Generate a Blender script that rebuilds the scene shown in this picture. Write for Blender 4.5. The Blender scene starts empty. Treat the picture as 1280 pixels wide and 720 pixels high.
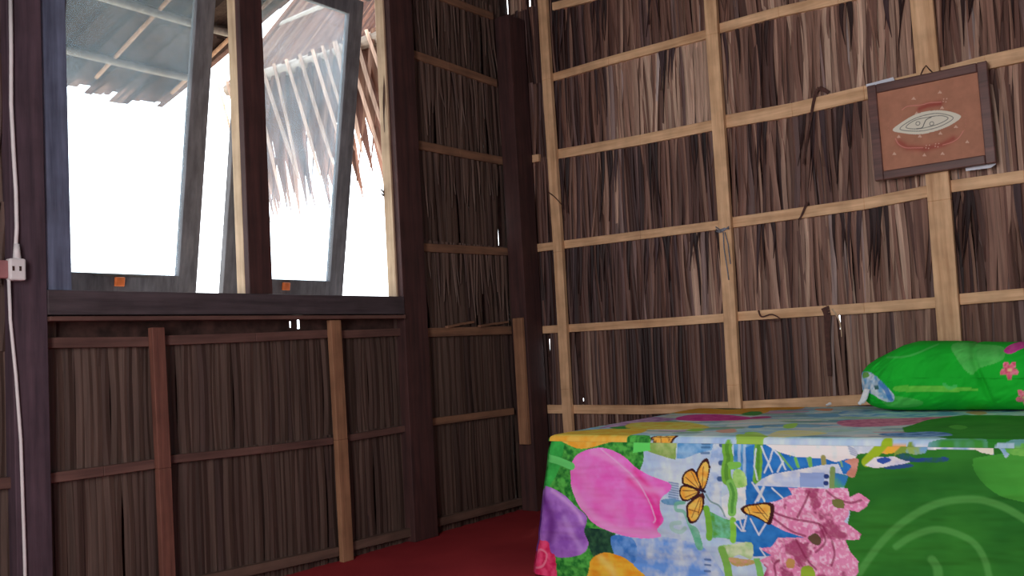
import bpy, math, random
import numpy as np
from mathutils import Vector, Matrix
random.seed(7); np.random.seed(7)
scene = bpy.context.scene
col = scene.collection
PI = math.pi

# ------------------------------------------------------------------ camera
CAM = np.array([-3.9103, -2.9046, 0.80]); FPX = 1155.94
YAW, PITCH, ROLL = .9175335, .0698498, -.0569012
_f = np.array([math.sin(YAW)*math.cos(PITCH), math.cos(YAW)*math.cos(PITCH), math.sin(PITCH)])
_r = np.array([math.cos(YAW), -math.sin(YAW), 0.]); _u = np.cross(_r, _f)
R_ = _r*math.cos(ROLL)+_u*math.sin(ROLL); U_ = -_r*math.sin(ROLL)+_u*math.cos(ROLL)
cam_d = bpy.data.cameras.new('camera'); cam = bpy.data.objects.new('camera', cam_d); col.objects.link(cam)
cam_d.sensor_width = 36; cam_d.lens = 36*FPX/1280; cam_d.clip_start = .02
cam.matrix_world = Matrix(((R_[0], U_[0], -_f[0], CAM[0]), (R_[1], U_[1], -_f[1], CAM[1]), (R_[2], U_[2], -_f[2], CAM[2]), (0, 0, 0, 1)))
scene.camera = cam
# measured sight lines -> points on the real planes (walls, bed top, bed side)
def ray(u, v): return _f*FPX+R_*(u-640)-U_*(v-360)
def onx(u, v, x=0.): d = ray(u, v); return CAM+d*((x-CAM[0])/d[0])
def ony(u, v, y=0.): d = ray(u, v); return CAM+d*((y-CAM[1])/d[1])
def onz(u, v, z=0.): d = ray(u, v); return CAM+d*((z-CAM[2])/d[2])

# ------------------------------------------------------------------ colour helpers
def lin(c):
    c = np.asarray(c, float)/255.
    return np.where(c <= .04045, c/12.92, ((c+.055)/1.055)**2.4)
def L4(c): l = lin(c); return (float(l[0]), float(l[1]), float(l[2]), 1.)

def newmat(name):
    m = bpy.data.materials.new(name); m.use_nodes = True
    nt = m.node_tree; return m, nt, nt.nodes['Principled BSDF'], nt.nodes.new, nt.links.new
def wood(name, c1, c2, axis=2, rough=.75, grain=26, bump=.25):
    m, nt, b, N, K = newmat(name)
    tc = N('ShaderNodeTexCoord'); mp = N('ShaderNodeMapping'); s = [grain]*3; s[axis] = 1.6
    mp.inputs['Scale'].default_value = s
    oi = N('ShaderNodeObjectInfo'); ad = N('ShaderNodeVectorMath'); ad.operation = 'ADD'
    mu = N('ShaderNodeMath'); mu.operation = 'MULTIPLY'; mu.inputs[1].default_value = 40
    K(oi.outputs['Random'], mu.inputs[0]); K(tc.outputs['Object'], ad.inputs[0]); K(mu.outputs[0], ad.inputs[1])
    K(ad.outputs[0], mp.inputs[0])
    n = N('ShaderNodeTexNoise'); n.inputs['Scale'].default_value = 1.6; n.inputs['Detail'].default_value = 8; n.inputs['Roughness'].default_value = .62
    K(mp.outputs[0], n.inputs['Vector'])
    n2 = N('ShaderNodeTexNoise'); n2.inputs['Scale'].default_value = 9; n2.inputs['Detail'].default_value = 3; K(ad.outputs[0], n2.inputs['Vector'])
    cr = N('ShaderNodeValToRGB'); cr.color_ramp.elements[0].position = .33; cr.color_ramp.elements[1].position = .66
    cr.color_ramp.elements[0].color = L4(c2); cr.color_ramp.elements[1].color = L4(c1)
    K(n.outputs['Fac'], cr.inputs[0])
    mx = N('ShaderNodeMix'); mx.data_type = 'RGBA'; mx.blend_type = 'MULTIPLY'; mx.inputs[0].default_value = .45
    r2 = N('ShaderNodeValToRGB'); r2.color_ramp.elements[0].position = .3; r2.color_ramp.elements[1].position = .6
    r2.color_ramp.elements[0].color = (.45, .42, .4, 1); K(n2.outputs['Fac'], r2.inputs[0])
    K(cr.outputs[0], mx.inputs[6]); K(r2.outputs[0], mx.inputs[7]); K(mx.outputs[2], b.inputs['Base Color'])
    b.inputs['Roughness'].default_value = rough
    bp = N('ShaderNodeBump'); bp.inputs['Strength'].default_value = bump; bp.inputs['Distance'].default_value = .004
    K(n.outputs['Fac'], bp.inputs['Height']); K(bp.outputs[0], b.inputs['Normal'])
    return m
def plain(name, c, rough=.7, noise=.12, scale=30, spec=.3):
    m, nt, b, N, K = newmat(name)
    tc = N('ShaderNodeTexCoord'); n = N('ShaderNodeTexNoise'); n.inputs['Scale'].default_value = scale; n.inputs['Detail'].default_value = 4
    K(tc.outputs['Object'], n.inputs['Vector'])
    cr = N('ShaderNodeValToRGB'); c = np.array(c, float)
    cr.color_ramp.elements[0].position = .3; cr.color_ramp.elements[1].position = .7
    cr.color_ramp.elements[0].color = L4(c*(1-noise)); cr.color_ramp.elements[1].color = L4(np.minimum(255, c*(1+noise)))
    K(n.outputs['Fac'], cr.inputs[0]); K(cr.outputs[0], b.inputs['Base Color'])
    b.inputs['Roughness'].default_value = rough; b.inputs['Specular IOR Level'].default_value = spec
    return m
def painted(name, streak=None, rough=.8, trans=0., bump=0., spec=.2):
    """colour comes from the mesh's own colour attribute, times a stretched fibre noise"""
    m, nt, b, N, K = newmat(name)
    a = N('ShaderNodeAttribute'); a.attribute_name = 'paint'
    out = a.outputs['Color']
    if streak:
        tc = N('ShaderNodeTexCoord'); mp = N('ShaderNodeMapping'); mp.inputs['Scale'].default_value = streak
        K(tc.outputs['Object'], mp.inputs[0]); n = N('ShaderNodeTexNoise'); n.inputs['Scale'].default_value = 1
        n.inputs['Detail'].default_value = 6; n.inputs['Roughness'].default_value = .6; K(mp.outputs[0], n.inputs['Vector'])
        cr = N('ShaderNodeValToRGB'); cr.color_ramp.elements[0].position = .3; cr.color_ramp.elements[1].position = .72
        cr.color_ramp.elements[0].color = (.60, .57, .56, 1); cr.color_ramp.elements[1].color = (1.3, 1.27, 1.25, 1)
        K(n.outputs['Fac'], cr.inputs[0])
        mx = N('ShaderNodeMix'); mx.data_type = 'RGBA'; mx.blend_type = 'MULTIPLY'; mx.inputs[0].default_value = 1
        K(out, mx.inputs[6]); K(cr.outputs[0], mx.inputs[7]); out = mx.outputs[2]
        if bump:
            bp = N('ShaderNodeBump'); bp.inputs['Strength'].default_value = bump; bp.inputs['Distance'].default_value = .003
            K(n.outputs['Fac'], bp.inputs['Height']); K(bp.outputs[0], b.inputs['Normal'])
    K(out, b.inputs['Base Color']); b.inputs['Roughness'].default_value = rough; b.inputs['Specular IOR Level'].default_value = spec
    if trans:
        t = N('ShaderNodeBsdfTranslucent'); K(out, t.inputs[0]); ms = N('ShaderNodeMixShader'); ms.inputs[0].default_value = trans
        K(b.outputs[0], ms.inputs[1]); K(t.outputs[0], ms.inputs[2]); K(ms.outputs[0], nt.nodes['Material Output'].inputs[0])
    return m

# ------------------------------------------------------------------ mesh helpers
WPOS = {}
class MB:
    def __init__(s): s.v = []; s.f = []; s.c = []; s.mi = []
    def add(s, vs, fs, c=None, mi=0):
        k = len(s.v); s.v += [tuple(float(q) for q in p) for p in vs]
        s.f += [tuple(i+k for i in f) for f in fs]; s.mi += [mi]*len(fs)
        s.c += [tuple(c) if c is not None else (1, 1, 1)]*len(vs)
    def box(s, x0, x1, y0, y1, z0, z1, c=None, mi=0):
        vs = [(x, y, z) for z in (z0, z1) for y in (y0, y1) for x in (x0, x1)]
        s.add(vs, [(0, 2, 3, 1), (4, 5, 7, 6), (0, 1, 5, 4), (2, 6, 7, 3), (0, 4, 6, 2), (1, 3, 7, 5)], c, mi)
    def hexa(s, p, mi=0, c=None):   # 4 near + 4 far corners
        s.add(p, [(0, 1, 2, 3), (7, 6, 5, 4), (0, 4, 5, 1), (1, 5, 6, 2), (2, 6, 7, 3), (3, 7, 4, 0)], c, mi)
    def tube(s, pts, r, n=8, mi=0, c=None):
        pts = [Vector(p) for p in pts]; vs = []; fs = []; m = len(pts)
        if not hasattr(r, '__len__'): r = [r]*m
        for i, p in enumerate(pts):
            t = (pts[min(i+1, m-1)]-pts[max(i-1, 0)]).normalized()
            a = t.cross(Vector((.31, .17, .93))).normalized(); b = t.cross(a)
            for k in range(n):
                q = p+(a*math.cos(2*PI*k/n)+b*math.sin(2*PI*k/n))*r[i]; vs.append(q)
        for i in range(m-1):
            for k in range(n): fs.append((i*n+k, i*n+(k+1) % n, (i+1)*n+(k+1) % n, (i+1)*n+k))
        fs.append(tuple(range(n))[::-1]); fs.append(tuple(range((m-1)*n, m*n))); s.add(vs, fs, c, mi)
    def build(s, name, mats, parent=None, smooth=False, bevel=0, paint=False, origin=None):
        v = np.array(s.v); lo, hi = v.min(0), v.max(0)
        o3 = np.array([(lo[0]+hi[0])/2, (lo[1]+hi[1])/2, lo[2]]) if origin is None else np.array(origin, float)
        me = bpy.data.meshes.new(name); me.from_pydata([tuple(p) for p in (v-o3)], [], s.f)
        if not isinstance(mats, (list, tuple)): mats = [mats]
        for m in mats: me.materials.append(m)
        me.polygons.foreach_set('material_index', s.mi)
        if smooth: me.polygons.foreach_set('use_smooth', [True]*len(s.f))
        if paint:
            at = me.color_attributes.new('paint', 'FLOAT_COLOR', 'POINT')
            at.data.foreach_set('color', np.concatenate([np.array(s.c, float), np.ones((len(s.c), 1))], 1).ravel())
        me.update()
        o = bpy.data.objects.new(name, me); col.objects.link(o); WPOS[o.name] = o3
        if parent is not None: o.parent = parent; o.location = Vector(o3-WPOS[parent.name])
        else: o.location = Vector(o3)
        if bevel:
            bv = o.modifiers.new('bevel', 'BEVEL'); bv.width = bevel; bv.segments = 2; bv.limit_method = 'ANGLE'
        return o
def empty(name, loc):
    o = bpy.data.objects.new(name, None); col.objects.link(o); o.location = loc; o.empty_display_size = .1
    WPOS[o.name] = np.array(loc, float); return o
def tag(o, label, cat, group=None):
    o['label'] = label; o['category'] = cat
    if group: o['group'] = group
    return o
def struct(o, label=None, cat=None):
    o['kind'] = 'structure'
    if label: o['label'] = label
    if cat: o['category'] = cat
    return o

# ------------------------------------------------------------------ numpy painting helpers (cloth and picture pigments)
def _hash(i, j, s): 
    h = np.sin(i*127.1+j*311.7+s*74.7)*43758.5453
    return h-np.floor(h)
def vnoise(x, y, s=0):
    i, j = np.floor(x), np.floor(y); fx, fy = x-i, y-j; fx = fx*fx*(3-2*fx); fy = fy*fy*(3-2*fy)
    a, b, c, d = _hash(i, j, s), _hash(i+1, j, s), _hash(i, j+1, s), _hash(i+1, j+1, s)
    return (a*(1-fx)+b*fx)*(1-fy)+(c*(1-fx)+d*fx)*fy
def fbm(x, y, s=0, o=4):
    t = 0; a = .5; n = 0
    for k in range(o): t = t+a*vnoise(x*2**k, y*2**k, s+k); n += a; a *= .55
    return t/n
def inside(P, poly):
    poly = np.asarray(poly, float); m = np.zeros(len(P), bool)
    lo, hi = poly.min(0), poly.max(0)
    idx = np.where((P[:, 0] >= lo[0]) & (P[:, 0] <= hi[0]) & (P[:, 1] >= lo[1]) & (P[:, 1] <= hi[1]))[0]
    if not len(idx): return m
    x, y = P[idx, 0], P[idx, 1]; r = np.zeros(len(idx), bool); n = len(poly)
    for i in range(n):
        (x1, y1), (x2, y2) = poly[i], poly[(i+1) % n]
        if y1 == y2: continue
        r ^= ((y1 > y) != (y2 > y)) & (x < (x2-x1)*(y-y1)/(y2-y1)+x1)
    m[idx[r]] = True; return m
def segdist(P, pts):
    d = np.full(len(P), 1e9); pts = np.asarray(pts, float)
    for a, b in zip(pts[:-1], pts[1:]):
        ab = b-a; t = np.clip(((P-a)@ab)/max(ab@ab, 1e-12), 0, 1); d = np.minimum(d, np.linalg.norm(P-(a+t[:, None]*ab), axis=1))
    return d
def smooth_poly(pts, closed=True, n=5):
    pts = np.asarray(pts, float); m = len(pts); out = []
    rng = range(m) if closed else range(m-1)
    for i in rng:
        if closed: p0, p1, p2, p3 = pts[(i-1) % m], pts[i], pts[(i+1) % m], pts[(i+2) % m]
        else: p0, p1, p2, p3 = pts[max(i-1, 0)], pts[i], pts[i+1], pts[min(i+2, m-1)]
        for k in range(n):
            t = k/n; out.append(.5*((2*p1)+(-p0+p2)*t+(2*p0-5*p1+4*p2-p3)*t*t+(-p0+3*p1-3*p2+p3)*t**3))
    if not closed: out.append(pts[-1])
    return np.array(out)

# ------------------------------------------------------------------ materials
M_pale = wood('pale_sawn_wood', (240, 200, 158), (198, 154, 114), 2)
M_paleh = wood('pale_sawn_wood_along_y', (240, 200, 158), (198, 154, 114), 1)
M_tan = wood('tan_sawn_wood', (150, 112, 86), (108, 78, 62), 0)
M_pole = wood('weathered_pole', (150, 134, 120), (112, 98, 88), 1)
M_base = wood('dull_brown_baseboard', (116, 90, 78), (86, 66, 58), 0)
M_tanv = wood('tan_sawn_wood_upright', (172, 128, 96), (130, 92, 68), 2)
M_red = wood('reddish_sawn_wood', (136, 88, 74), (98, 60, 52), 2)
M_redh = wood('floor_bounce_red_wood_along_x', (116, 84, 76), (84, 58, 54), 0)  # red bounce light from the floor is tinted into this wood
M_post = wood('dark_stained_post', (82, 50, 48), (54, 33, 34), 2)
M_posth = wood('dark_beam_haze_tint', (84, 74, 80), (58, 50, 56), 0)  # bluish lens veil around the window is mixed into the beam colour
M_postb = wood('dark_post_haze_tint', (92, 72, 84), (62, 48, 60), 2)  # dark post wood with the lens veil painted in as a tint
M_jamb = wood('dark_jamb_haze_tint', (112, 122, 150), (78, 84, 108), 2)  # blue veil of window glare is painted into the jamb colour
M_lining = wood('sunlit_pale_wood', (216, 190, 160), (180, 150, 122), 2)  # outdoor light on the frame sides is put into this pale colour
M_sash = wood('sash_wood_haze_tint', (116, 116, 122), (84, 84, 90), 2)  # sash colour lifted toward grey to carry the lens veil
M_frame = wood('dark_picture_frame', (116, 76, 70), (78, 50, 48), 1, rough=.45)
M_leaf = painted('dry_palm_leaf', streak=(110, 110, 3.5), rough=.6, bump=.4, spec=.35)
M_leafout = painted('sunlit_palm_leaf', streak=(40, 40, 3), rough=.7, trans=.6)
M_back = plain('dark_thatch_backing', (70, 50, 46), .9, .3, 20)
M_roofin = plain('dark_thatch_ceiling', (48, 34, 30), .9, .3, 14)
M_white = plain('white_plastic', (225, 222, 225), .4, .03, 20)
M_whitec = plain('white_cotton', (225, 228, 232), .9, .05, 60)
M_mattress = plain('grey_mattress_cover', (150, 150, 155), .9, .05, 40)
M_paper = plain('white_paper', (215, 220, 232), .8, .03, 30)
M_metal = plain('dull_steel', (120, 118, 116), .35, .1, 50, .6); M_metal.node_tree.nodes['Principled BSDF'].inputs['Metallic'].default_value = .8
M_brass = plain('orange_brass_latch', (226, 120, 62), .4, .08, 50, .5)
M_string = plain('grey_blue_string', (120, 124, 135), .9, .2, 80)
M_twig = plain('brown_leaf_strip', (74, 46, 40), .7, .2, 50)
M_sand = plain('pale_sandy_ground', (205, 198, 180), .95, .08, 3)

# red floor covering
M_floor, nt, b, N, K = newmat('red_floor_covering')
tc = N('ShaderNodeTexCoord'); n = N('ShaderNodeTexNoise'); n.inputs['Scale'].default_value = 3; n.inputs['Detail'].default_value = 6
n2 = N('ShaderNodeTexNoise'); n2.inputs['Scale'].default_value = 260; K(tc.outputs['Object'], n.inputs['Vector']); K(tc.outputs['Object'], n2.inputs['Vector'])
cr = N('ShaderNodeValToRGB'); cr.color_ramp.elements[0].position = .35; cr.color_ramp.elements[1].position = .7
cr.color_ramp.elements[0].color = L4((150, 44, 52)); cr.color_ramp.elements[1].color = L4((170, 54, 60)); K(n.outputs['Fac'], cr.inputs[0])
K(cr.outputs[0], b.inputs['Base Color']); b.inputs['Roughness'].default_value = .85; b.inputs['Specular IOR Level'].default_value = .15
bp = N('ShaderNodeBump'); bp.inputs['Strength'].default_value = .4; bp.inputs['Distance'].default_value = .003; K(n2.outputs['Fac'], bp.inputs['Height']); K(bp.outputs[0], b.inputs['Normal'])

# dusty window glass: mostly clear, a thin veil of dust that catches the daylight
M_glass, nt, b, N, K = newmat('dusty_window_glass')
tr = N('ShaderNodeBsdfTransparent'); tr.inputs[0].default_value = (.86, .93, .97, 1)
tl = N('ShaderNodeBsdfTranslucent'); tl.inputs[0].default_value = (.60, .75, .90, 1)
gl = N('ShaderNodeBsdfGlossy'); gl.inputs['Roughness'].default_value = .08
tc = N('ShaderNodeTexCoord'); n = N('ShaderNodeTexNoise'); n.inputs['Scale'].default_value = 6; n.inputs['Detail'].default_value = 5; K(tc.outputs['Object'], n.inputs['Vector'])
mr = N('ShaderNodeMapRange'); mr.inputs[1].default_value = .3; mr.inputs[2].default_value = .7; mr.inputs[3].default_value = .10; mr.inputs[4].default_value = .20; K(n.outputs['Fac'], mr.inputs[0])
m1 = N('ShaderNodeMixShader'); K(mr.outputs[0], m1.inputs[0]); K(tr.outputs[0], m1.inputs[1]); K(tl.outputs[0], m1.inputs[2])
m2 = N('ShaderNodeMixShader'); m2.inputs[0].default_value = .04; K(m1.outputs[0], m2.inputs[1]); K(gl.outputs[0], m2.inputs[2]); K(m2.outputs[0], nt.nodes['Material Output'].inputs[0])

# ------------------------------------------------------------------ leaf cladding
def blade(mb, plane, s, ztop, length, width, off, tilt, color, tip=.25, jag=0.):
    """one folded dry leaf hanging down: s = place along the wall, off = distance behind the batten faces"""
    nseg = 6; vs = []; fs = []
    bend = random.uniform(-.012, .012); curl = random.uniform(-.004, .004)
    for k in range(nseg+1):
        t = k/nseg; w = width*(1 if t < 1-tip else max(.06, (1-t)/tip))*.5
        cs = s+tilt*t*length+bend*math.sin(t*PI); z = ztop-length*t
        for j, q in enumerate((-1, 0, 1)):
            d = off-(.004 if q == 0 else 0)+curl*t
            a = cs+q*w
            vs.append((a, d, z) if plane == 'y' else (d, a, z))
    for k in range(nseg):
        for j in range(2):
            a = k*3+j; fs.append((a, a+1, a+4, a+3))
    k0 = len(mb.v); mb.add(vs, fs, color)
    color = np.array(color); g0, g1 = random.uniform(.75, 1.15), random.uniform(.75, 1.15)
    for k in range(nseg+1):
        for j in range(3): mb.c[k0+k*3+j] = tuple(color*(g0+(g1-g0)*k/nseg))
def pick(pal, wts): return np.array(random.choices(pal, wts)[0], float)

def wall_plane(mb, plane, s0, s1, z0, z1, off, holes, th=.03):
    ss = sorted({s0, s1}|{h[0] for h in holes}|{h[1] for h in holes}); zs = sorted({z0, z1}|{h[2] for h in holes}|{h[3] for h in holes})
    for a, b_ in zip(ss[:-1], ss[1:]):
        for c, d in zip(zs[:-1], zs[1:]):
            m, q = (a+b_)/2, (c+d)/2
            if any(h[0] < m < h[1] and h[2] < q < h[3] for h in holes): continue
            if plane == 'y': mb.add([(a, off, c), (b_, off, c), (b_, off, d), (a, off, d)], [(0, 1, 2, 3)], lin((44, 30, 28)), 1)
            else: mb.add([(off, a, c), (off, b_, c), (off, b_, d), (off, a, d)], [(0, 3, 2, 1)], lin((44, 30, 28)), 1)
XL, XR, YB, ZT = -4.75, 0., -4.3, 3.0
WX0, WX1, WZ0, WZ1 = -2.435, -.955, 1.078, 2.44     # window opening

# --- right wall (plane x = 0)
PALR = [(164, 124, 110), (136, 100, 90), (186, 154, 138), (108, 76, 70), (80, 54, 52), (206, 182, 168), (128, 108, 108)]
rz = [3.02, 2.62, 2.21, 1.80, 1.335, .912, .50]
mb = MB()
hq = onx(664, 4, .045); hr = onx(1050.5, 408, .045)[1]
slitsR = [(hq[1]-.012, hq[1]+.012, hq[2]-.03, hq[2]+.05), (-.112, -.104, .60, .86), (-.300, -.292, .535, .55), (hr-.0025, hr+.002, .82, .88)]
wall_plane(mb, 'x', YB-.1, .04, -.02, ZT+.1, .045, slitsR)
for i, zt in enumerate(rz):
    zb = rz[i+1] if i+1 < len(rz) else 0.0; h = zt-zb
    def clear(s, w, z_a, z_b): return not any(abs(s-(q[0]+q[1])/2) < w*.5+.006 and z_a > q[2] and z_b < q[3] for q in slitsR)
    def tone(y, k):      # patches of paler and darker thatch, plus light painted in toward the near end
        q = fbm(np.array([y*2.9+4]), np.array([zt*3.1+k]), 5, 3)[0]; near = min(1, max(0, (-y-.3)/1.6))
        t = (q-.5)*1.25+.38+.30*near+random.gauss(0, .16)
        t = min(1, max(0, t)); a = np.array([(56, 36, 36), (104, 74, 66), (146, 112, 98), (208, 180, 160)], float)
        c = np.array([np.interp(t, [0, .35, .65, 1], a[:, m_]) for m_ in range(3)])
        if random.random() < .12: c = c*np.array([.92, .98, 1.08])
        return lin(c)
    y = -.02
    while y > YB:     # back layer: full cover
        w = random.uniform(.018, .036)
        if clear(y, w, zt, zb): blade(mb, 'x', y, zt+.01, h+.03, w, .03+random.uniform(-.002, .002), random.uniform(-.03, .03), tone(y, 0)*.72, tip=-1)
        y -= w*.6
    y = -.02
    while y > YB:     # front layer: ragged tips
        w = random.uniform(.010, .027)
        ln = h*random.choice((random.uniform(.4, .95), 1.03, 1.03, 1.03))
        c = tone(y, 0)
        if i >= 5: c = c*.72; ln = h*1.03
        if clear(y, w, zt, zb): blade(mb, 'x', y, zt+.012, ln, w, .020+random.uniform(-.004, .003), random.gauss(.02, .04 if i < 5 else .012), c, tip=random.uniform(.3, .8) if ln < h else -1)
        y -= w*random.uniform(.5, 1.0)
    y = -.3
    while y > YB and i < 5:   # clumps of dark hanging tips
        for q in range(random.randint(2, 6)):
            s_ = y+random.uniform(-.06, .06)
            if clear(s_, .02, zt, zb): blade(mb, 'x', s_, zt+.012, h*random.uniform(.4, .95), random.uniform(.010, .026), .010, random.gauss(.05, .06), lin(pick([(56, 38, 38), (72, 54, 58), (42, 28, 30)], [2, 1, 1])), tip=.8)
        y -= random.uniform(.14, .34)
struct(mb.build('wall_right', [M_leaf, M_back], paint=True), 'right hand wall clad with dry brown palm leaves', 'wall')

# --- left wall (plane y = 0) with the window opening
PALL = [(102, 84, 76), (98, 79, 72), (107, 88, 80), (93, 75, 69), (88, 70, 66)]
slitsL = [(-.158, -.154, 1.42, 1.66), (-.150, -.1475, 1.36, 1.76), (-.166, -.1635, 1.38, 1.54), (-1.489, -1.478, .945, .985), (-1.527, -1.522, .95, .975)]
mb = MB()
wall_plane(mb, 'y', XL-.1, .045, -.02, ZT+.1, .045, slitsL+[(WX0-.02, WX1+.02, WZ0-.03, WZ1+.03)])
lz = [3.02, 2.62, 2.21, 1.80, 1.335, .912, .50]
for i, zt in enumerate(lz):
    zb = lz[i+1] if i+1 < len(lz) else .0; h = zt-zb
    for (xa, xb) in ((XL, -2.47), (-2.47, -.93), (-.93, -.04)):
        if xa == -2.47 and .95 < zt < 3: continue
        low = zt < .95
        x = xa
        while x < xb:
            if low: w = .036; st = .0205
            else: w = random.uniform(.02, .042); st = w*.6
            if not any(abs(x-(q[0]+q[1])/2) < w*.5+.003 and zt > q[2] and zb < q[3] for q in slitsL):
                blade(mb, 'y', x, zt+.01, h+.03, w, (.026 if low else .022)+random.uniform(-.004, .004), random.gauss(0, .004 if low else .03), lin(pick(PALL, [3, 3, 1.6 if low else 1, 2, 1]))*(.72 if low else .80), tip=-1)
            x += st*random.uniform(.8, 1.2)
        if not low:
            x = xa
            while x < xb:
                w = random.uniform(.014, .034)
                if not any(abs(x-(q[0]+q[1])/2) < w*.5+.004 and zt > q[2] and zb < q[3] for q in slitsL):
                    blade(mb, 'y', x, zt+.012, h*random.uniform(.4, 1.0), w, .012, random.gauss(.0, .05), lin(pick(PALL, [3, 3, 2, 2, 2])), tip=random.uniform(.3, .7))
                x += w*random.uniform(.8, 1.9)
struct(mb.build('wall_left', [M_leaf, M_back], paint=True), 'left hand wall of narrow dark palm leaf strips around the window', 'wall')

# --- the two walls behind the camera, floor, ceiling
mb = MB(); wall_plane(mb, 'y', XL-.1, .045, -.02, ZT+.1, YB, []); struct(mb.build('wall_back', [M_back, M_back]))
mb = MB(); wall_plane(mb, 'x', YB-.1, .04, -.02, ZT+.1, XL, []); struct(mb.build('wall_side', [M_back, M_back]))
mb = MB(); mb.box(XL-.1, .045, YB-.1, .045, -.06, 0); struct(mb.build('floor', M_floor), 'deep red floor covering', 'floor')
mb = MB(); mb.box(XL-.2, .3, YB-.2, .3, ZT, ZT+.06); struct(mb.build('ceiling', M_roofin))

# ------------------------------------------------------------------ battens and posts (trim)
tn = [0]
def trim(mb, mat, label=None, cat='batten', bevel=.0025):
    tn[0] += 1
    return struct(mb.build('trim_%d' % tn[0], mat, bevel=bevel), label, cat)
def hb_right(pts, th, x0=0., x1=.026):
    mb = MB(); P = [onx(u, v, x0) for u, v in pts]
    if pts[-1][0] >= 1300 or pts[-1] == (1150, -28): P.append(np.array([x0, YB+.02, P[-1][2]]))
    for i in range(len(P)-1):
        a, b_ = P[i], P[i+1]; h = th/2
        mb.hexa([(x0, a[1], a[2]-h), (x0, a[1], a[2]+h), (x0, b_[1], b_[2]+h), (x0, b_[1], b_[2]-h), (x1, a[1], a[2]-h), (x1, a[1], a[2]+h), (x1, b_[1], b_[2]+h), (x1, b_[1], b_[2]-h)])
    return mb
def hb_left(pts, th, y0=0., y1=.026):
    mb = MB(); P = [ony(u, v, y0) for u, v in pts]
    if pts[0][0] < 0: P.insert(0, np.array([XL+.02, y0, P[0][2]]))
    for i in range(len(P)-1):
        a, b_ = P[i], P[i+1]; h = th/2
        mb.hexa([(a[0], y0, a[2]-h), (b_[0], y0, b_[2]-h), (b_[0], y0, b_[2]+h), (a[0], y0, a[2]+h), (a[0], y1, a[2]-h), (b_[0], y1, b_[2]-h), (b_[0], y1, b_[2]+h), (a[0], y1, a[2]+h)])
    return mb
RB = [([(690, 8), (740, -4), (860, -34)], .042, 'short reddish batten at the very top left of the right wall', M_paleh),
 ([(691, 96.5), (760, 76), (888, 41)], .042, 'upper pale batten left of the tall middle upright, right wall', M_paleh),
 ([(893, 37), (973, 14.5), (1047, -2), (1150, -28)], .046, 'upper pale batten right of the tall middle upright, reaching the photo top', M_paleh),
 ([(665, 198.5), (673, 197)], .04, None, M_paleh),
 ([(694, 193), (800, 174.7), (893, 156)], .050, 'second pale batten down, left of the tall middle upright', M_paleh),
 ([(897, 153.5), (990, 137), (1080, 116), (1160, 97)], .060, 'pale batten running from the middle upright behind the framed picture', M_paleh),
 ([(1160, 97), (1231, 78), (1300, 63)], .056, 'pale batten right of the framed picture at the photo edge', M_paleh),
 ([(671, 310), (800, 293.8), (900, 281)], .042, 'third pale batten down, left of the middle upright', M_paleh),
 ([(905, 279.5), (1080, 254.7), (1165, 238)], .048, 'pale batten just below the level of the picture, between the two right uprights', M_paleh),
 ([(1180, 234), (1280, 220.3), (1310, 216)], .048, 'pale batten below the picture, right of the rightmost upright', M_paleh),
 ([(678, 412.3), (800, 405), (910, 397)], .040, 'fourth pale batten down, left of the middle upright', M_paleh),
 ([(915, 396), (1030, 388.3), (1033, 388.2)], .042, 'pale batten right of the middle upright, broken by a dark leaf', M_paleh),
 ([(1034, 388.1), (1080, 385.3), (1185, 377)], .044, 'pale batten above the green pillow, left of the rightmost upright', M_paleh),
 ([(1190, 375), (1280, 367.5), (1310, 365)], .044, 'pale batten above the green pillow at the right photo edge', M_paleh),
 ([(684, 511.5), (806, 512.3), (930, 507.5), (1310, 488)], .044, 'lowest batten of the right wall, just above the bed edge', M_paleh)]
for pts, th, lab, m in RB: trim(hb_right(pts, th), m, lab)
def vb_right(pts, wd, x0=-.028, x1=.0):
    mb = MB(); P = [onx(u, v, x0) for u, v in pts]
    a, b_ = P[0], P[-1]
    k = (b_[1]-a[1])/(b_[2]-a[2]); f = lambda z: a[1]+k*(z-a[2]); n = 5
    zs = [3.0, 2.2, 1.3, .6, 0.]; js = [0, .003, -.003, .002, 0]
    for i in range(4):
        z1, z0 = zs[i], zs[i+1]; y1, y0 = f(z1)+js[i], f(z0)+js[i+1]; h = wd/2
        mb.hexa([(x0, y0+h, z0), (x0, y1+h, z1), (x0, y1-h, z1), (x0, y0-h, z0), (x1, y0+h, z0), (x1, y1+h, z1), (x1, y1-h, z1), (x1, y0-h, z0)])
    return mb
trim(vb_right([(677.5, 5), (709, 525)], .054), M_pale, 'pale upright nearest the room corner on the right wall', 'upright')
trim(vb_right([(888, 5), (918, 500)], .060), M_pale, 'tall middle pale upright of the right wall with grey string tied round it', 'upright')
trim(vb_right([(1152.5, 5), (1187, 425)], .085), M_pale, 'wide pale upright behind the picture, above the green pillow', 'upright')
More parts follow.
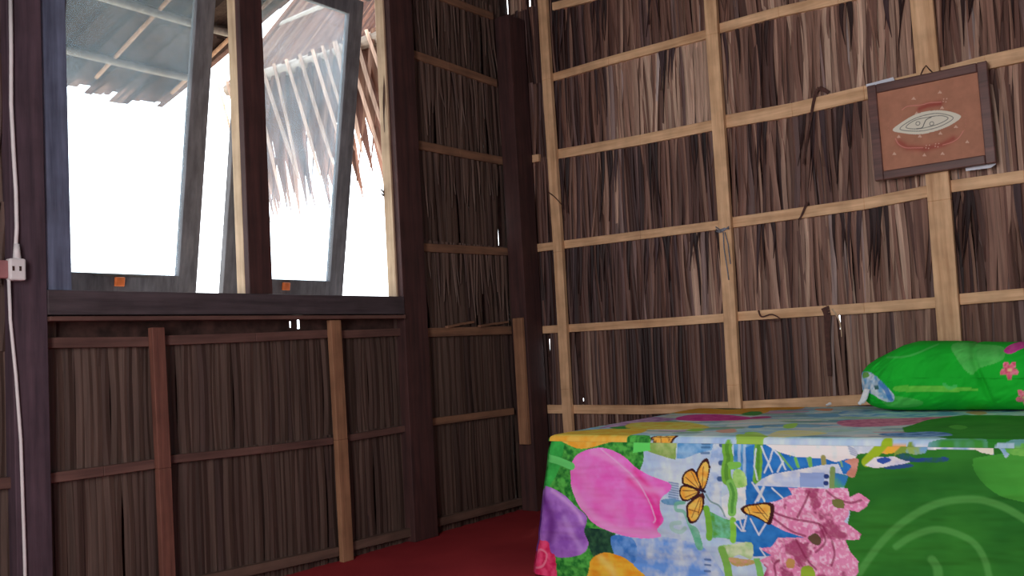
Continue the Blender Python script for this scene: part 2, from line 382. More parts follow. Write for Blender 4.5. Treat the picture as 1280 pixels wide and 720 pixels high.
LB = [([(520, -19), (562, 0), (617, 20)], .038, 'topmost brown batten between window post and corner post', M_tan),
 ([(513, 66), (560, 82), (621.7, 104)], .040, 'light brown batten high between window post and corner post', M_tan),
 ([(520, 180), (575, 191), (629, 201)], .042, 'dull brown batten with a lit lower edge between window post and corner post', M_tan),
 ([(528, 309), (635, 314.5)], .040, 'brown batten below the bright cracks beside the corner post', M_tan),
 ([(533, 415.7), (640, 412.5)], .042, 'batten carrying torn leaf scraps, left of the corner post', M_tan),
 ([(538, 528), (643, 514)], .034, 'low thin batten right of the dark window post', M_tan),
 ([(57, 428.5), (190, 427)], .034, 'upper batten of the left panel below the window', M_redh),
 ([(205, 425.5), (320, 421.5), (413, 417)], .034, 'upper batten of the middle panel below the window', M_redh),
 ([(427, 418), (510, 414.5)], .034, 'upper batten of the narrow panel under the window right end', M_redh),
 ([(62, 598), (130, 589), (194, 580)], .032, 'lower batten left of the reddish upright', M_redh),
 ([(212, 574.5), (340, 561), (417, 551)], .028, 'lower batten between reddish and pale uprights', M_redh),
 ([(435, 548), (512, 535)], .028, 'lower batten right of the pale upright', M_redh),
 ([(-30, 607), (20, 603)], .034, 'batten end at the far left photo edge', M_redh)]
for pts, th, lab, m in LB: trim(hb_left(pts, th), m, lab)
for k, pts in enumerate((([(-30, 790), (200, 738), (424, 689.5)]), ([(441, 683), (522, 663.5)]), ([(545, 654), (653, 627)]))):
    struct(hb_left(pts, .036, -.004, .03).build('baseboard_left_%d' % (k+1), M_base, bevel=.002))
mb = MB(); mb.box(.01, .03, YB, -.1, .0, .05); struct(mb.build('baseboard_right', M_paleh))
def vb_left(pa, pb, wd, z0, z1, y0=-.026, y1=.0):
    a, b_ = ony(*pa, y0), ony(*pb, y0); k = (b_[0]-a[0])/(b_[2]-a[2]); f = lambda z: a[0]+k*(z-a[2]); h = wd/2; mb = MB()
    zm = (z0+z1)/2
    for za, zb, ja, jb in ((z0, zm, 0, .002), (zm, z1, .002, 0)):
        xa, xb = f(za)+ja, f(zb)+jb
        mb.hexa([(xa-h, y0, za), (xa+h, y0, za), (xb+h, y0, zb), (xb-h, y0, zb), (xa-h, y1, za), (xa+h, y1, za), (xb+h, y1, zb), (xb-h, y1, zb)])
    return mb
trim(vb_left((198, 410), (211, 700), .048, 0, .955), M_red, 'reddish upright below the left window sash', 'upright')
trim(vb_left((420, 400), (436, 698), .056, 0, .975), M_tanv, 'pale tan upright below the right window sash, standing on the red floor', 'upright')
mb = MB(); mb.box(-.157, -.136, -.082, -.022, .335, .975); trim(mb, M_tanv, 'short tan board fixed to the side of the corner post', 'board')
mb = MB(); mb.box(-.135, -.0, -.095, -.0, 0, 2.56); trim(mb, M_post, 'thick dark post in the corner of the room', 'post')
mb = MB(); mb.box(-.95, -.80, -.03, .045, 0, 3.0); trim(mb, M_post, 'dark brown post between window and corner', 'post')
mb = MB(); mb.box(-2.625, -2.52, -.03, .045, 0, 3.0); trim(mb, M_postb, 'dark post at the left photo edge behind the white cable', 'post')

# ------------------------------------------------------------------ window frame, sashes
mb = MB(); mb.box(-2.52, -.95, -.035, .10, .998, 1.076); trim(mb, M_posth, 'dark sill beam running under both window sashes', 'beam')
mb = MB(); mb.box(-2.52, -.955, -.045, .0, .978, .993); trim(mb, M_redh, 'thin ledge strip under the dark window sill', 'strip')
mb = MB(); mb.box(-2.52, -.955, -.03, .10, 2.455, 2.56); trim(mb, M_posth)
mb = MB(); mb.box(-2.52, WX0, -.018, .10, 1.076, 2.455); trim(mb, M_jamb, 'dark window jamb with blue haze in its colour, left of the window', 'window jamb')
mb = MB(); mb.box(-1.757, -1.652, -.018, .012, 1.076, 2.455, mi=0); mb.box(-1.757, -1.652, .012, .062, 1.076, 2.455, mi=1)
trim(mb, [M_post, M_lining], 'dark mullion with inner edge coloured pale for daylight, between the two sashes', 'mullion')
mb = MB(); mb.box(-.962, -.95, .0, .052, 1.076, 2.455); trim(mb, M_lining, 'pale sunlit jamb lining at the right of the window', 'window jamb')
# stay hook on the right jamb
def sash(idx, x0, x1, label):
    ang = math.radians(9.8); H = 1.372; zt = 2.44; yh = .085
    dz = (-math.cos(ang)); dy = math.sin(ang)
    def pt(x, d, t): # d distance down the leaf, t depth through it
        return (x, yh+dy*d+t*math.cos(ang), zt+dz*d+t*math.sin(ang))
    def bar(mb, xa, xb, da, db, ta=0., tb=.032):
        mb.hexa([pt(xa, db, ta), pt(xb, db, ta), pt(xb, da, ta), pt(xa, da, ta), pt(xa, db, tb), pt(xb, db, tb), pt(xb, da, tb), pt(xa, da, tb)])
    e = empty('window_%d' % idx, ((x0+x1)/2, yh, 1.1)); struct(e, label, 'window')
    mb = MB(); W = .082
    bar(mb, x0, x0+W, 0, H); bar(mb, x1-W, x1, 0, H); bar(mb, x0+W, x1-W, 0, .075); bar(mb, x0+W, x1-W, H-.085, H)
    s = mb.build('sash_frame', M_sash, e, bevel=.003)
    mb = MB(); g = .012
    mb.add([pt(x0+W-g, H-.085+g, .016), pt(x1-W+g, H-.085+g, .016), pt(x1-W+g, .075-g, .016), pt(x0+W-g, .075-g, .016)], [(0, 1, 2, 3)])
    mb.build('pane', M_glass, e)
    xm = ony(150, 355, .30)[0] if idx == 1 else ony(358, 357, .30)[0]
    mb = MB(); bar(mb, xm-.018, xm+.018, H-.074, H-.040, -.014, 0.); lt = mb.build('latch', M_brass, e, bevel=.003); lt['label'] = 'small orange latch'
    if idx == 1:
        mb = MB(); bar(mb, xm-.10, xm+.12, H-.082, H-.076, -.006, 0); mb.build('latch_rail', M_metal, e)
    return e
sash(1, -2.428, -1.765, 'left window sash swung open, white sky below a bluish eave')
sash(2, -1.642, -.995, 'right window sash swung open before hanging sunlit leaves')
mb = MB(); p = ony(477, 241, .05)
mb.tube([(-.985, .045, p[2]+.01), (-.97, .05, p[2]+.012), (-.962, .05, p[2])], .004); mb.tube([(-.975, .05, p[2]-.004), (-.965, .05, p[2]-.012), (-.962, .05, p[2]-.004)], .004)
tag(mb.build('window_hook', M_metal, smooth=True), 'small metal hook on the pale right jamb of the window', 'hook')

# ------------------------------------------------------------------ outside: eave, neighbouring roof, hanging leaf screen
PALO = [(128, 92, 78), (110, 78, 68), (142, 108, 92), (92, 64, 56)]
def slope(y): return 2.51-.27*y
e = tag(empty('thatched_eave', (-2.5, .1, 2.5)), 'thatched eave with round poles seen through the left pane', 'eave')
mb = MB(); x = -4.6
while x < -1.27:
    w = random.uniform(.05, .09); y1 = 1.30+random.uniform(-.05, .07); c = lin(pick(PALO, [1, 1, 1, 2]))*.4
    q = 0.
    for k in range(4):
        ya, yb = .05+(y1-.05)*k/4, .05+(y1-.05)*(k+1)/4; wa = w*(1 if k < 3 else 1); wb = w if k < 3 else w*.6
        zo = random.uniform(0, .01)
        mb.add([(x-wa/2, ya, slope(ya)+zo), (x+wa/2, ya, slope(ya)+zo), (x+wb/2, yb, slope(yb)+zo), (x-wb/2, yb, slope(yb)+zo)], [(0, 1, 2, 3)], c)
    x += w*.5
mb.add([(-4.6, .05, slope(.05)+.03), (-1.29, .05, slope(.05)+.03), (-1.29, 1.22, slope(1.22)+.03), (-4.6, 1.22, slope(1.22)+.03)], [(0, 1, 2, 3)], lin((70, 50, 45)))
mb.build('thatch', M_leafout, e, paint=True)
for yy in (.58, .98):
    mb = MB(); mb.tube([(-4.6, yy+.02, slope(yy)-.022), (-3, yy-.01, slope(yy)-.024), (-2, yy, slope(yy)-.02), (-1.5, yy+.01, slope(yy)-.022), (-1.28, yy, slope(yy)-.022)], [.024, .022, .02, .019, .018]); mb.build('pole', M_pole, e, smooth=True)
for xx in (-2.9, -2.3, -1.75, -1.36):
    mb = MB(); mb.tube([(xx, .08, slope(.08)-.012), (xx+.05, 1.15, slope(1.15)-.012)], .010); mb.build('rafter', M_tanv, e, smooth=True)
# neighbouring roof, seen from beneath, rising away from us
def nz(x): return 2.80+1.12*x
e = tag(empty('neighbouring_roof', (.4, 1.8, 2.8)), 'thatched roof with crossed poles seen through the right sash', 'roof')
mb = MB(); y = .35
while y < 2.5:
    w = random.uniform(.03, .055); c = lin(pick(PALO, [2, 1, 2, 1])); zo = random.uniform(0, .012)
    mb.add([(-.03, y-w/2, nz(-.03)+zo), (-.03, y+w/2, nz(-.03)+zo), (1.5, y+w/2+.35, nz(1.5)+zo), (1.5, y-w/2+.35, nz(1.5)+zo)], [(0, 1, 2, 3)], c)
    y += w*.5
mb.build('thatch', M_leafout, e, paint=True)
for xx, r in ((0.0, .045), (.52, .05), (1.0, .035)):
    mb = MB(); mb.tube([(xx, .3, nz(xx)-.04), (xx+.01, 1.4, nz(xx)-.05), (xx-.005, 2.1, nz(xx)-.04), (xx, 2.5, nz(xx)-.045)], r); mb.build('pole', M_pole, e, smooth=True)
for yy in (.7, 1.15, 1.62, 2.1):
    mb = MB(); mb.tube([(.03, yy, nz(.03)-.035), (1.4, yy+.12, nz(1.4)-.035)], .02); mb.build('rafter', M_tanv, e, smooth=True)
# hanging screen of leaves below the first pole
mb = MB(); y = .25
while y < 2.45:
    w = random.uniform(.065, .10); ln = random.uniform(.86, 1.06)
    blade(mb, 'x', y, 2.80, ln, w, .01+random.uniform(-.02, .02), random.uniform(-.34, -.14), lin(pick(PALO, [2, 2, 2, 1])), tip=.38)
    y += random.uniform(.028, .055)
y = .3
while y < 2.4:
    blade(mb, 'x', y, 2.80, random.uniform(.75, 1.05), random.uniform(.035, .055), -.03, random.uniform(.1, .3), lin(pick(PALO, [2, 2, 2, 1])), tip=.8)
    y += random.uniform(.09, .16)
mb.add([(.05, .25, 2.32), (.05, 2.5, 2.32), (.05, 2.5, 2.82), (.05, .25, 2.82)], [(0, 1, 2, 3)], lin((84, 60, 54)))
y = .35
while y < 2.6:
    blade(mb, 'x', y, 2.80, random.uniform(.7, .95), random.uniform(.028, .045), -.045, random.uniform(-.42, -.22), lin((206, 176, 158)), tip=.25)
    y += random.uniform(.08, .14)
o = mb.build('hanging_leaf_screen', M_leafout, paint=True); tag(o, 'screen of hanging pointed palm leaves lit from behind outside the right sash', 'leaf screen'); o['kind'] = 'stuff'
mb = MB(); mb.box(-14, 10, .12, 26, -.5, -.42); struct(mb.build('ground', M_sand))

# ------------------------------------------------------------------ small things on the walls
mb = MB(); mb.tube([ony(13, -12, -.036), ony(14, 60, -.036), ony(14, 130, -.036), ony(17, 190, -.036), ony(20, 240, -.036), ony(21, 285, -.038), ony(19, 322, -.045)], .006, 8)
mb.tube([ony(11, 350, -.045), ony(13, 400, -.036), ony(20, 470, -.036), ony(26, 550, -.036), ony(29, 640, -.036), ony(31, 700, -.036), ony(33, 790, -.036)], .005, 8)
tag(mb.build('power_cable', M_white, smooth=True), 'thin white cable running down the dark post at the left edge', 'cable')
a, b_ = ony(-8, 322, -.05), ony(31, 351, -.05)
e = tag(empty('wall_socket', ((a[0]+b_[0])/2, -.03, b_[2])), 'white socket box on the left post with the cable through it', 'socket')
mb = MB(); mb.box(a[0]+.04, b_[0], -.062, -.030, b_[2], a[2]); hs = mb.build('housing', M_white, e, bevel=.006)
mb = MB(); mb.box(a[0], a[0]+.042, -.052, -.030, b_[2]+.006, a[2]-.006); mb.build('side_cover', plain('faded_pink_plastic', (160, 110, 112), .5, .05), e, bevel=.004)
mb = MB()
for dx in (.018, .038): mb.box(b_[0]-dx-.003, b_[0]-dx+.003, -.0635, -.061, b_[2]+.028, b_[2]+.042)
mb.build('slot', M_back, hs)
mb = MB(); p = ony(21, 315, -.045); mb.tube([(p[0], -.045, a[2]-.002), (p[0], -.045, a[2]+.045)], [.012, .008]); mb.build('cable_gland', M_white, e, smooth=True)

# framed picture -------------------------------------------------
PX = -.058
def zp(x, y, d=PX): return onx(1040+x/3.6, 40+y/3.6, d)
TL, TR, BR, BL = [zp(*q) for q in ((143, 255), (688, 120), (745, 580), (205, 675))]
yl = (TL[1]+BL[1])/2; yr = (TR[1]+BR[1])/2; zt_ = (TL[2]+TR[2])/2; zb_ = (BL[2]+BR[2])/2
e = tag(empty('framed_picture', (-.03, (yl+yr)/2, zb_)), 'framed brown picture with a white eye shape, hung on the leaf wall', 'picture')
mb = MB(); fw = .036
def qy(y0, y1, z0, z1, x0, x1): mb.box(x0, x1, min(y0, y1), max(y0, y1), z0, z1)
for (oy0, oy1, oz0, oz1) in ((yl, yl-fw, zb_, zt_), (yr+fw, yr, zb_, zt_), (yl-fw, yr+fw, zt_-fw, zt_), (yl-fw, yr+fw, zb_, zb_+fw)):
    qy(oy0, oy1, oz0, oz1, PX, -.030)
mb.build('frame', M_frame, e, bevel=.004)
# board: grid mesh whose pigments are painted per vertex
def map_pic(x, y): q = zp(x, y, PX+.008); return (q[1], q[2])
ny, nzv = 230, 190
ys = np.linspace(yl-fw+.004, yr+fw-.004, ny); zs = np.linspace(zb_+fw-.004, zt_-fw+.004, nzv)
Y, Z = np.meshgrid(ys, zs); P = np.stack([Y.ravel(), Z.ravel()], 1)
C = lin((178, 124, 100))[None]*(.82+.36*fbm(P[:, 0]*30, P[:, 1]*30, 3))[:, None]
def pp(pts): return np.array([map_pic(*q) for q in pts])
def soft(C, d, w, c, a=1.): 
    k = (np.clip(1-(d-w)/(.0012), 0, 1)*a)[:, None]; return C*(1-k)+lin(c)[None]*k
d = segdist(P, pp([(395, 345), (430, 330), (485, 322)])); C = C*(1-(.7*np.exp(-(d/.012)**2))[:, None])+lin((150, 40, 44))[None]*(.7*np.exp(-(d/.012)**2))[:, None]
d = segdist(P, pp([(300, 495), (340, 520), (420, 525), (500, 505), (545, 480)])); k = (.6*np.exp(-(d/.013)**2))[:, None]; C = C*(1-k)+lin((155, 48, 48))[None]*k
for pts, w in (([(315, 350), (340, 334), (400, 328), (440, 318), (490, 315)], .0012), ([(285, 480), (300, 505), (330, 520), (370, 521), (408, 520)], .0012), ([(498, 508), (540, 495), (570, 475), (590, 445)], .0011)):
    C = soft(C, segdist(P, smooth_poly(pp(pts), False)), w, (214, 140, 128), .85)
for q in [(255, 410), (252, 425), (255, 440), (262, 455), (268, 470), (262, 400), (275, 392), (600, 425), (602, 410), (602, 395), (598, 380), (598, 365), (596, 440), (310, 372), (308, 385)]:
    C = soft(C, np.linalg.norm(P-pp([q]), axis=1), .0012, (196, 128, 112), .8)
for q in [(367, 298), (485, 270), (380, 365), (495, 340), (300, 470), (395, 468), (487, 455), (557, 425), (608, 493), (280, 547), (415, 553), (497, 546)]:
    x, y = q; C[inside(P, pp([(x-10, y+6), (x+10, y+6), (x, y-8)]))] = lin((214, 176, 156))
for q in [(430, 515), (472, 508), (508, 306)]:
    for dx, dy in ((-8, 6), (4, 8), (-6, -5), (8, -6)): C = soft(C, np.linalg.norm(P-pp([(q[0]+dx, q[1]+dy)]), axis=1), .0016, (220, 178, 160))
lens = smooth_poly(pp([(272, 440), (330, 395), (390, 365), (470, 352), (540, 360), (580, 382), (530, 420), (460, 447), (390, 460), (320, 455)]), True)
C[inside(P, lens)] = lin((226, 222, 206))
inner = smooth_poly(pp([(305, 437), (350, 400), (410, 376), (480, 366), (545, 385), (500, 418), (440, 438), (380, 446)]), True)
C = soft(C, segdist(P, np.vstack([inner, inner[:1]])), .0008, (96, 100, 98), .9)
in2 = smooth_poly(pp([(332, 428), (370, 398), (430, 383), (490, 376), (522, 388), (485, 411), (425, 429), (372, 436)]), True)
C = soft(C, segdist(P, np.vstack([in2, in2[:1]])), .0008, (90, 96, 94), .9)
C = soft(C, segdist(P, smooth_poly(pp([(380, 435), (405, 430), (414, 412), (424, 394), (446, 383)]), False)), .0011, (80, 86, 84), .95)
for q in [(386, 411), (448, 412)]:
    C = soft(C, np.abs(np.linalg.norm(P-pp([q]), axis=1)-.0075), .0008, (100, 104, 100), .9)
mb = MB(); mb.v = [(PX+.010, a, b) for a, b in P]; mb.c = [tuple(c) for c in C]
mb.f = [(j*ny+i, j*ny+i+1, (j+1)*ny+i+1, (j+1)*ny+i) for j in range(nzv-1) for i in range(ny-1)]; mb.mi = [0]*len(mb.f)
mb.build('painted_board', painted('painted_board', rough=.6), e, paint=True)
mb = MB(); mb.box(-.040, -.032, yr+.004, yl-.004, zb_+.004, zt_-.004); mb.build('backing_board', M_tan, e)
pc = zp(420, 165, -.05); mb = MB()
mb.tube([(-.034, pc[1]+.03, zt_-.01), (-.033, pc[1]+.012, pc[2]+.004), (-.034, pc[1], pc[2]+.016), (-.036, pc[1]-.012, pc[2]-.004), (-.034, pc[1]-.03, zt_-.008)], .0025, 6)
mb.build('hanging_cord', M_twig, e, smooth=True)
mb = MB(); pq = [zp(598, 585, -.029), zp(742, 560, -.029), zp(738, 594, -.029), zp(715, 611, -.029), zp(602, 626, -.029)]
mb.add([tuple(p) for p in pq]+[(p[0]+.002, p[1], p[2]) for p in pq], [(4, 3, 2, 1, 0), (5, 6, 7, 8, 9)]+[(i, (i+1) % 5, (i+1) % 5+5, i+5) for i in range(5)])
tag(mb.build('paper_scrap', M_paper), 'white paper sticking out below the lower right corner of the picture frame', 'paper')
mb = MB(); pq = [zp(152, 236, -.029), zp(275, 203, -.029), zp(285, 225, -.029), zp(160, 262, -.029)]
mb.add([tuple(p) for p in pq]+[(p[0]+.002, p[1], p[2]) for p in pq], [(3, 2, 1, 0), (4, 5, 6, 7)]+[(i, (i+1) % 4, (i+1) % 4+4, i+4) for i in range(4)])
tag(mb.build('paper_scrap', M_paper), 'sliver of white paper above the upper left corner of the picture frame', 'paper')

# stray leaf strips, string
def strip(name, pts, w, mat, label, cat, x=-.006, flat=True):
    P = [onx(u, v, x-(.004 if i % 2 else 0)) for i, (u, v) in enumerate(pts)]; P = smooth_poly(P, False, 4)
    mb = MB(); n_ = len(P)
    for i in range(n_-1):
        a, b_ = P[i], P[i+1]; t = (b_-a)[1:]; t = t/max(np.linalg.norm(t), 1e-6); nn = np.array([0, -t[1], t[0]])
        wa = w*(1-.6*i/n_)/2; wb = w*(1-.6*(i+1)/n_)/2
        mb.hexa([a-nn*wa, a+nn*wa, b_+nn*wb, b_-nn*wb, a-nn*wa+[.002, 0, 0], a+nn*wa+[.002, 0, 0], b_+nn*wb+[.002, 0, 0], b_-nn*wb+[.002, 0, 0]])
    return tag(mb.build(name, mat), label, cat)
strip('leaf_strip', [(1036, 116), (1024, 110), (1018, 122), (1013, 150), (1008, 178), (1004, 205)], .017, M_twig, 'dark dry leaf strip looped over the batten left of the picture', 'dry leaf')
strip('leaf_strip', [(1009, 252), (1005, 262), (1001, 271), (998, 274)], .012, M_twig, 'short leaf strip tucked over the batten midway between the two right uprights', 'dry leaf')
strip('leaf_strip', [(948, 388), (952, 396), (965, 393), (975, 400), (950, 400)], .008, M_twig, 'thin curled fibre across the batten just right of the middle upright', 'dry leaf')
strip('leaf_strip', [(1031, 384), (1034, 395), (1034, 420), (1037, 470)], .035, M_twig, 'wide dark leaf breaking the batten above the bed, left of the pillow', 'dry leaf')
strip('leaf_strip', [(1040, 386), (1048, 398), (1051, 410), (1052, 421)], .008, M_lining, 'pale sunlit leaf sliver hanging under the batten, left of the pillow', 'dry leaf', x=.0)
strip('leaf_strip', [(685, 240), (693, 246), (702, 256), (706, 262)], .006, M_twig, 'thin dark fibre crossing the upright nearest the corner', 'dry leaf', x=-.032)
mb = MB(); c0 = onx(903, 288, -.032)
for k in range(3):
    mb.tube([(-.030, c0[1]+.032, c0[2]+.01*k), (-.034, c0[1]+.01, c0[2]-.008+.006*k), (-.035, c0[1]-.012, c0[2]+.004*k), (-.030, c0[1]-.032, c0[2]+.014-.006*k)], .0028, 6)
mb.tube([onx(904, 290, -.034), onx(905, 310, -.034), onx(909, 335, -.034), onx(911, 350, -.034)], .0025, 6)
mb.tube([onx(906, 290, -.034), onx(910, 305, -.036), onx(913, 330, -.034)], .0025, 6)
tag(mb.build('string', M_string, smooth=True), 'grey string knotted round the middle upright of the right wall', 'string')
for k, (pts, lab) in enumerate((([(560, 406), (580, 402), (593, 400)], 'torn leaf scrap lying on the batten left of the corner post, left one'), ([(601, 405), (620, 402), (636, 400)], 'torn leaf scrap lying on the batten against the corner post, right one'))):
    mb = MB(); P = [ony(u, v+2, -.01) for u, v in pts]
    for i in range(2):
        a, b_ = P[i], P[i+1]; mb.hexa([a+[0, 0, -.008], b_+[0, 0, -.006], b_+[0, 0, .004], a+[0, 0, .003], a+[0, .02, -.008], b_+[0, .02, -.006], b_+[0, .02, .004], a+[0, .02, .003]])
    tag(mb.build('leaf_scrap', M_tan), lab, 'leaf scrap')

# ------------------------------------------------------------------ bed
BX0, BX1, BY0, BY1, BZ = -1.20, -.045, -.955, -2.95, .50
e = tag(empty('bed', ((BX0+BX1)/2, (BY0+BY1)/2, 0)), 'low bed against the right wall, hidden under the flowered sheet', 'bed')
mb = MB(); mb.box(BX0+.02, BX1-.01, BY1+.02, BY0-.02, .30, BZ-.008); mb.build('mattress', M_mattress, e, bevel=.02)
mb = MB(); mb.box(BX0+.03, BX1-.02, BY1+.03, BY0-.03, .20, .298); mb.build('bed_frame', M_tan, e, bevel=.005)
for x in (BX0+.07, BX1-.07):
    for y in (BY0-.08, BY1+.08):
        mb = MB(); mb.box(x-.03, x+.03, y-.03, y+.03, 0, .198); mb.build('leg', M_tan, e, bevel=.004)

# sheet: cloth coordinates are (y, u): u >= 0 on top (metres in from the front edge), u < 0 down the front side
def cs(u, v):        # measured point on the front side
    q = onx(u, v, BX0-.012); return (q[1], q[2]-BZ)
def ct(u, v):        # measured point on the top
    q = onz(u, v, BZ); return (q[1], q[0]-BX0)
def A(o, s): return lambda x, y: (o[0]+x/s, o[1]+y/s)
zA = A((640, 480), 3); zB = A((800, 480), 6); zC = A((800, 600), 6); zD = A((940, 500), 6); zE = A((940, 600), 6); zF = A((1080, 500), 4.8)
def SP(z, pts): return np.array([cs(*z(*q)) for q in pts])
class TopPoly(np.ndarray): pass
def TP(z, pts): return np.array([ct(*z(*q)) for q in pts]).view(TopPoly)
def fill(P, C, poly, c, c2=None, sm=True, s=0, fr=40, a=1.):
    top = isinstance(poly, TopPoly); poly = np.asarray(poly)
    if sm: poly = smooth_poly(poly)
    m = inside(P, poly)
    if top: m &= P[:, 1] >= -.003
    if not m.any(): return
    k = fbm(P[m, 0]*fr, P[m, 1]*fr, s)[:, None]; k = np.clip((k-.3)/.4, 0, 1)
    cc = lin(c)[None] if c2 is None else lin(c)[None]*(1-k)+lin(c2)[None]*k
    C[m] = C[m]*(1-a)+cc*a
def stroke(P, C, pts, w, c, a=1., sm=True, edge=.0015):
    if sm and len(pts) > 2: pts = smooth_poly(pts, False)
    pts = np.asarray(pts); lo, hi = pts.min(0)-w*3, pts.max(0)+w*3
    idx = np.where((P[:, 0] > lo[0]) & (P[:, 0] < hi[0]) & (P[:, 1] > lo[1]) & (P[:, 1] < hi[1]))[0]
    if not len(idx): return
    d = segdist(P[idx], pts); k = (np.clip(1-(d-w/2)/edge, 0, 1)*a)[:, None]; C[idx] = C[idx]*(1-k)+lin(c)[None]*k
def glow(P, C, pts, w, c, a=.6, clip=None):
    pts = smooth_poly(pts, False) if len(pts) > 2 else np.asarray(pts)
    d = segdist(P, pts); k = a*np.exp(-(d/w)**2)
    if clip is not None: k = k*inside(P, clip)
    k = k[:, None]; C[:] = C*(1-k)+lin(c)[None]*k
def grow(poly, k): c = poly.mean(0); return c+(poly-c)*k
def butterfly(P, C, wings, body, veins):
    for w in wings: fill(P, C, w, (62, 30, 34))
    for w in wings: fill(P, C, grow(w, .78), (236, 160, 60), (248, 196, 96), s=3, fr=60)
    for v in veins: stroke(P, C, v, .002, (90, 45, 35), .8, edge=.001)
    if body is not None: stroke(P, C, body, .006, (40, 36, 60))

def paint_cloth(P):
    n1 = fbm(P[:, 0]*14, P[:, 1]*14, 1)[:, None]; n2 = fbm(P[:, 0]*55, P[:, 1]*40, 2)[:, None]
    C = lin((150, 186, 228))[None]*(1-n1)+lin((205, 220, 240))[None]*n1
    C = C*(.82+.36*n2)
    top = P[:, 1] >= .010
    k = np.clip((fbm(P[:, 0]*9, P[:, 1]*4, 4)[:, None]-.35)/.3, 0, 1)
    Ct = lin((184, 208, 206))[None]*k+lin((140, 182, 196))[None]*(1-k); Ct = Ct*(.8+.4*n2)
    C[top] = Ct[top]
    S = lambda z, pts: SP(z, pts)
    # ---- front side, left: grass
    grass = S(zA, [(100, 185), (475, 170), (490, 250), (480, 320), (420, 420), (390, 560), (380, 640), (330, 760), (60, 760), (60, 300)])
    fill(P, C, grass, (30, 110, 44), (84, 178, 74), s=6, fr=70)
    fill(P, C, S(zA, [(100, 190), (160, 185), (190, 230), (170, 330), (100, 420)]), (44, 150, 62), (64, 190, 84), s=7, fr=20)
    fill(P, C, S(zA, [(280, 540), (380, 560), (385, 640), (330, 660), (290, 600)]), (26, 60, 50), (50, 96, 66), s=8, fr=60)
    # blue water, lower middle
    fill(P, C, S(zA, [(380, 570), (480, 582), (560, 575), (700, 600), (760, 660), (790, 760), (480, 760), (400, 660)]), (100, 152, 224), (190, 208, 238), s=9, fr=26)
    fill(P, C, S(zA, [(375, 570), (450, 580), (470, 640), (440, 680), (390, 640)]), (58, 120, 198), (108, 158, 222), s=9, fr=50)
    # olive and pale blocks under the top edge
    fill(P, C, S(zB, [(0, 425), (262, 425), (262, 570), (180, 550), (0, 490)]), (128, 166, 84), (168, 190, 120), sm=False, s=10)
    fill(P, C, S(zB, [(-60, 430), (60, 425), (70, 500), (-60, 520)]), (96, 214, 100), sm=False)
    fill(P, C, S(zB, [(270, 415), (620, 410), (610, 480), (430, 520), (330, 560), (270, 560)]), (86, 150, 206), (140, 186, 224), s=11, sm=False)
    fill(P, C, S(zB, [(540, 430), (625, 430), (625, 720), (600, 900), (520, 900), (520, 560)]), (148, 180, 222), (200, 216, 238), sm=False, s=12)
    for yy in (452, 478, 520): stroke(P, C, S(zB, [(455, yy), (510, yy)]), .006, (60, 104, 150), .8)
    for (x, y) in ((605, 460), (605, 595), (845, 495), (845, 600), (600, 712)): stroke(P, C, S(zB, [(x-8, y), (x+10, y)]), .014, (30, 74, 130), .9)
    for yy in (0, 18, 36, 54, 72, 90, 108): stroke(P, C, S(zC, [(215, 18+yy), (285, 30+yy)]), .004, (80, 116, 160), .7)
    for yy in (595, 635, 680): stroke(P, C, S(zC, [(490, yy), (530, yy+3)]), .005, (60, 96, 150), .8)
    fill(P, C, S(zC, [(160, 150), (250, 140), (340, 170), (260, 190), (180, 180)]), (60, 130, 176), (110, 160, 200))
    # blue towers
    fill(P, C, S(zB, [(690, 440), (860, 440), (860, 700), (700, 700)]), (52, 124, 188), (108, 172, 218), sm=False, s=13)
    for x in (735, 775): stroke(P, C, S(zB, [(x, 445), (x, 690)]), .008, (190, 216, 240), .6)
    fill(P, C, S(zB, [(890, 440), (1010, 430), (1010, 720), (880, 720)]), (30, 104, 172), (52, 132, 196), sm=False, s=14)
    fill(P, C, S(zC, [(785, 40), (1300, 30), (1500, 130), (1300, 460), (900, 590), (800, 580), (780, 470), (720, 460), (715, 300), (790, 290)]), (30, 104, 182), (52, 128, 202), sm=False, s=15)
    fill(P, C, S(zC, [(610, 130), (790, 30), (790, 290), (700, 310), (620, 250)]), (196, 214, 236), (222, 230, 244), sm=False, s=16)
    fill(P, C, S(zD, [(40, 320), (500, 320), (800, 440), (760, 560), (400, 560), (60, 640), (-40, 650), (-60, 360)]), (32, 108, 186), (48, 124, 200), sm=False, s=17)
    # vines
    for pts, w in (([(650, 430), (640, 480), (655, 560), (640, 640), (650, 720)], .032), ([(880, 440), (878, 520), (880, 600), (875, 720)], .026)):
        stroke(P, C, S(zB, pts), w, (112, 176, 62)); stroke(P, C, S(zB, pts), w*.35, (70, 130, 50), .7)
    fill(P, C, S(zB, [(650, 590), (740, 590), (740, 630), (670, 640)]), (120, 190, 80)); 
    fill(P, C, S(zB, [(700, 650), (770, 660), (800, 760), (700, 770)]), (130, 196, 90), (180, 220, 140))
    stroke(P, C, S(zC, [(675, 30), (700, 100), (690, 180), (690, 240)]), .026, (120, 190, 90)); stroke(P, C, S(zC, [(675, 30), (700, 100), (690, 180), (690, 240)]), .008, (70, 140, 60), .8)
    fill(P, C, S(zC, [(490, 220), (560, 250), (640, 290), (720, 310), (720, 450), (600, 430), (500, 440)]), (84, 160, 64), (112, 196, 160), s=18, fr=60, sm=False)
    stroke(P, C, S(zC, [(500, 215), (520, 320), (520, 430)]), .02, (112, 180, 60)); stroke(P, C, S(zC, [(700, 300), (700, 450)]), .018, (130, 200, 70))
    fill(P, C, S(zC, [(600, 500), (700, 480), (840, 470), (840, 590), (740, 560), (650, 600)]), (140, 196, 110), (200, 220, 180), s=19)
    stroke(P, C, S(zC, [(620, 520), (650, 620), (670, 720), (670, 760)]), .024, (120, 180, 80))
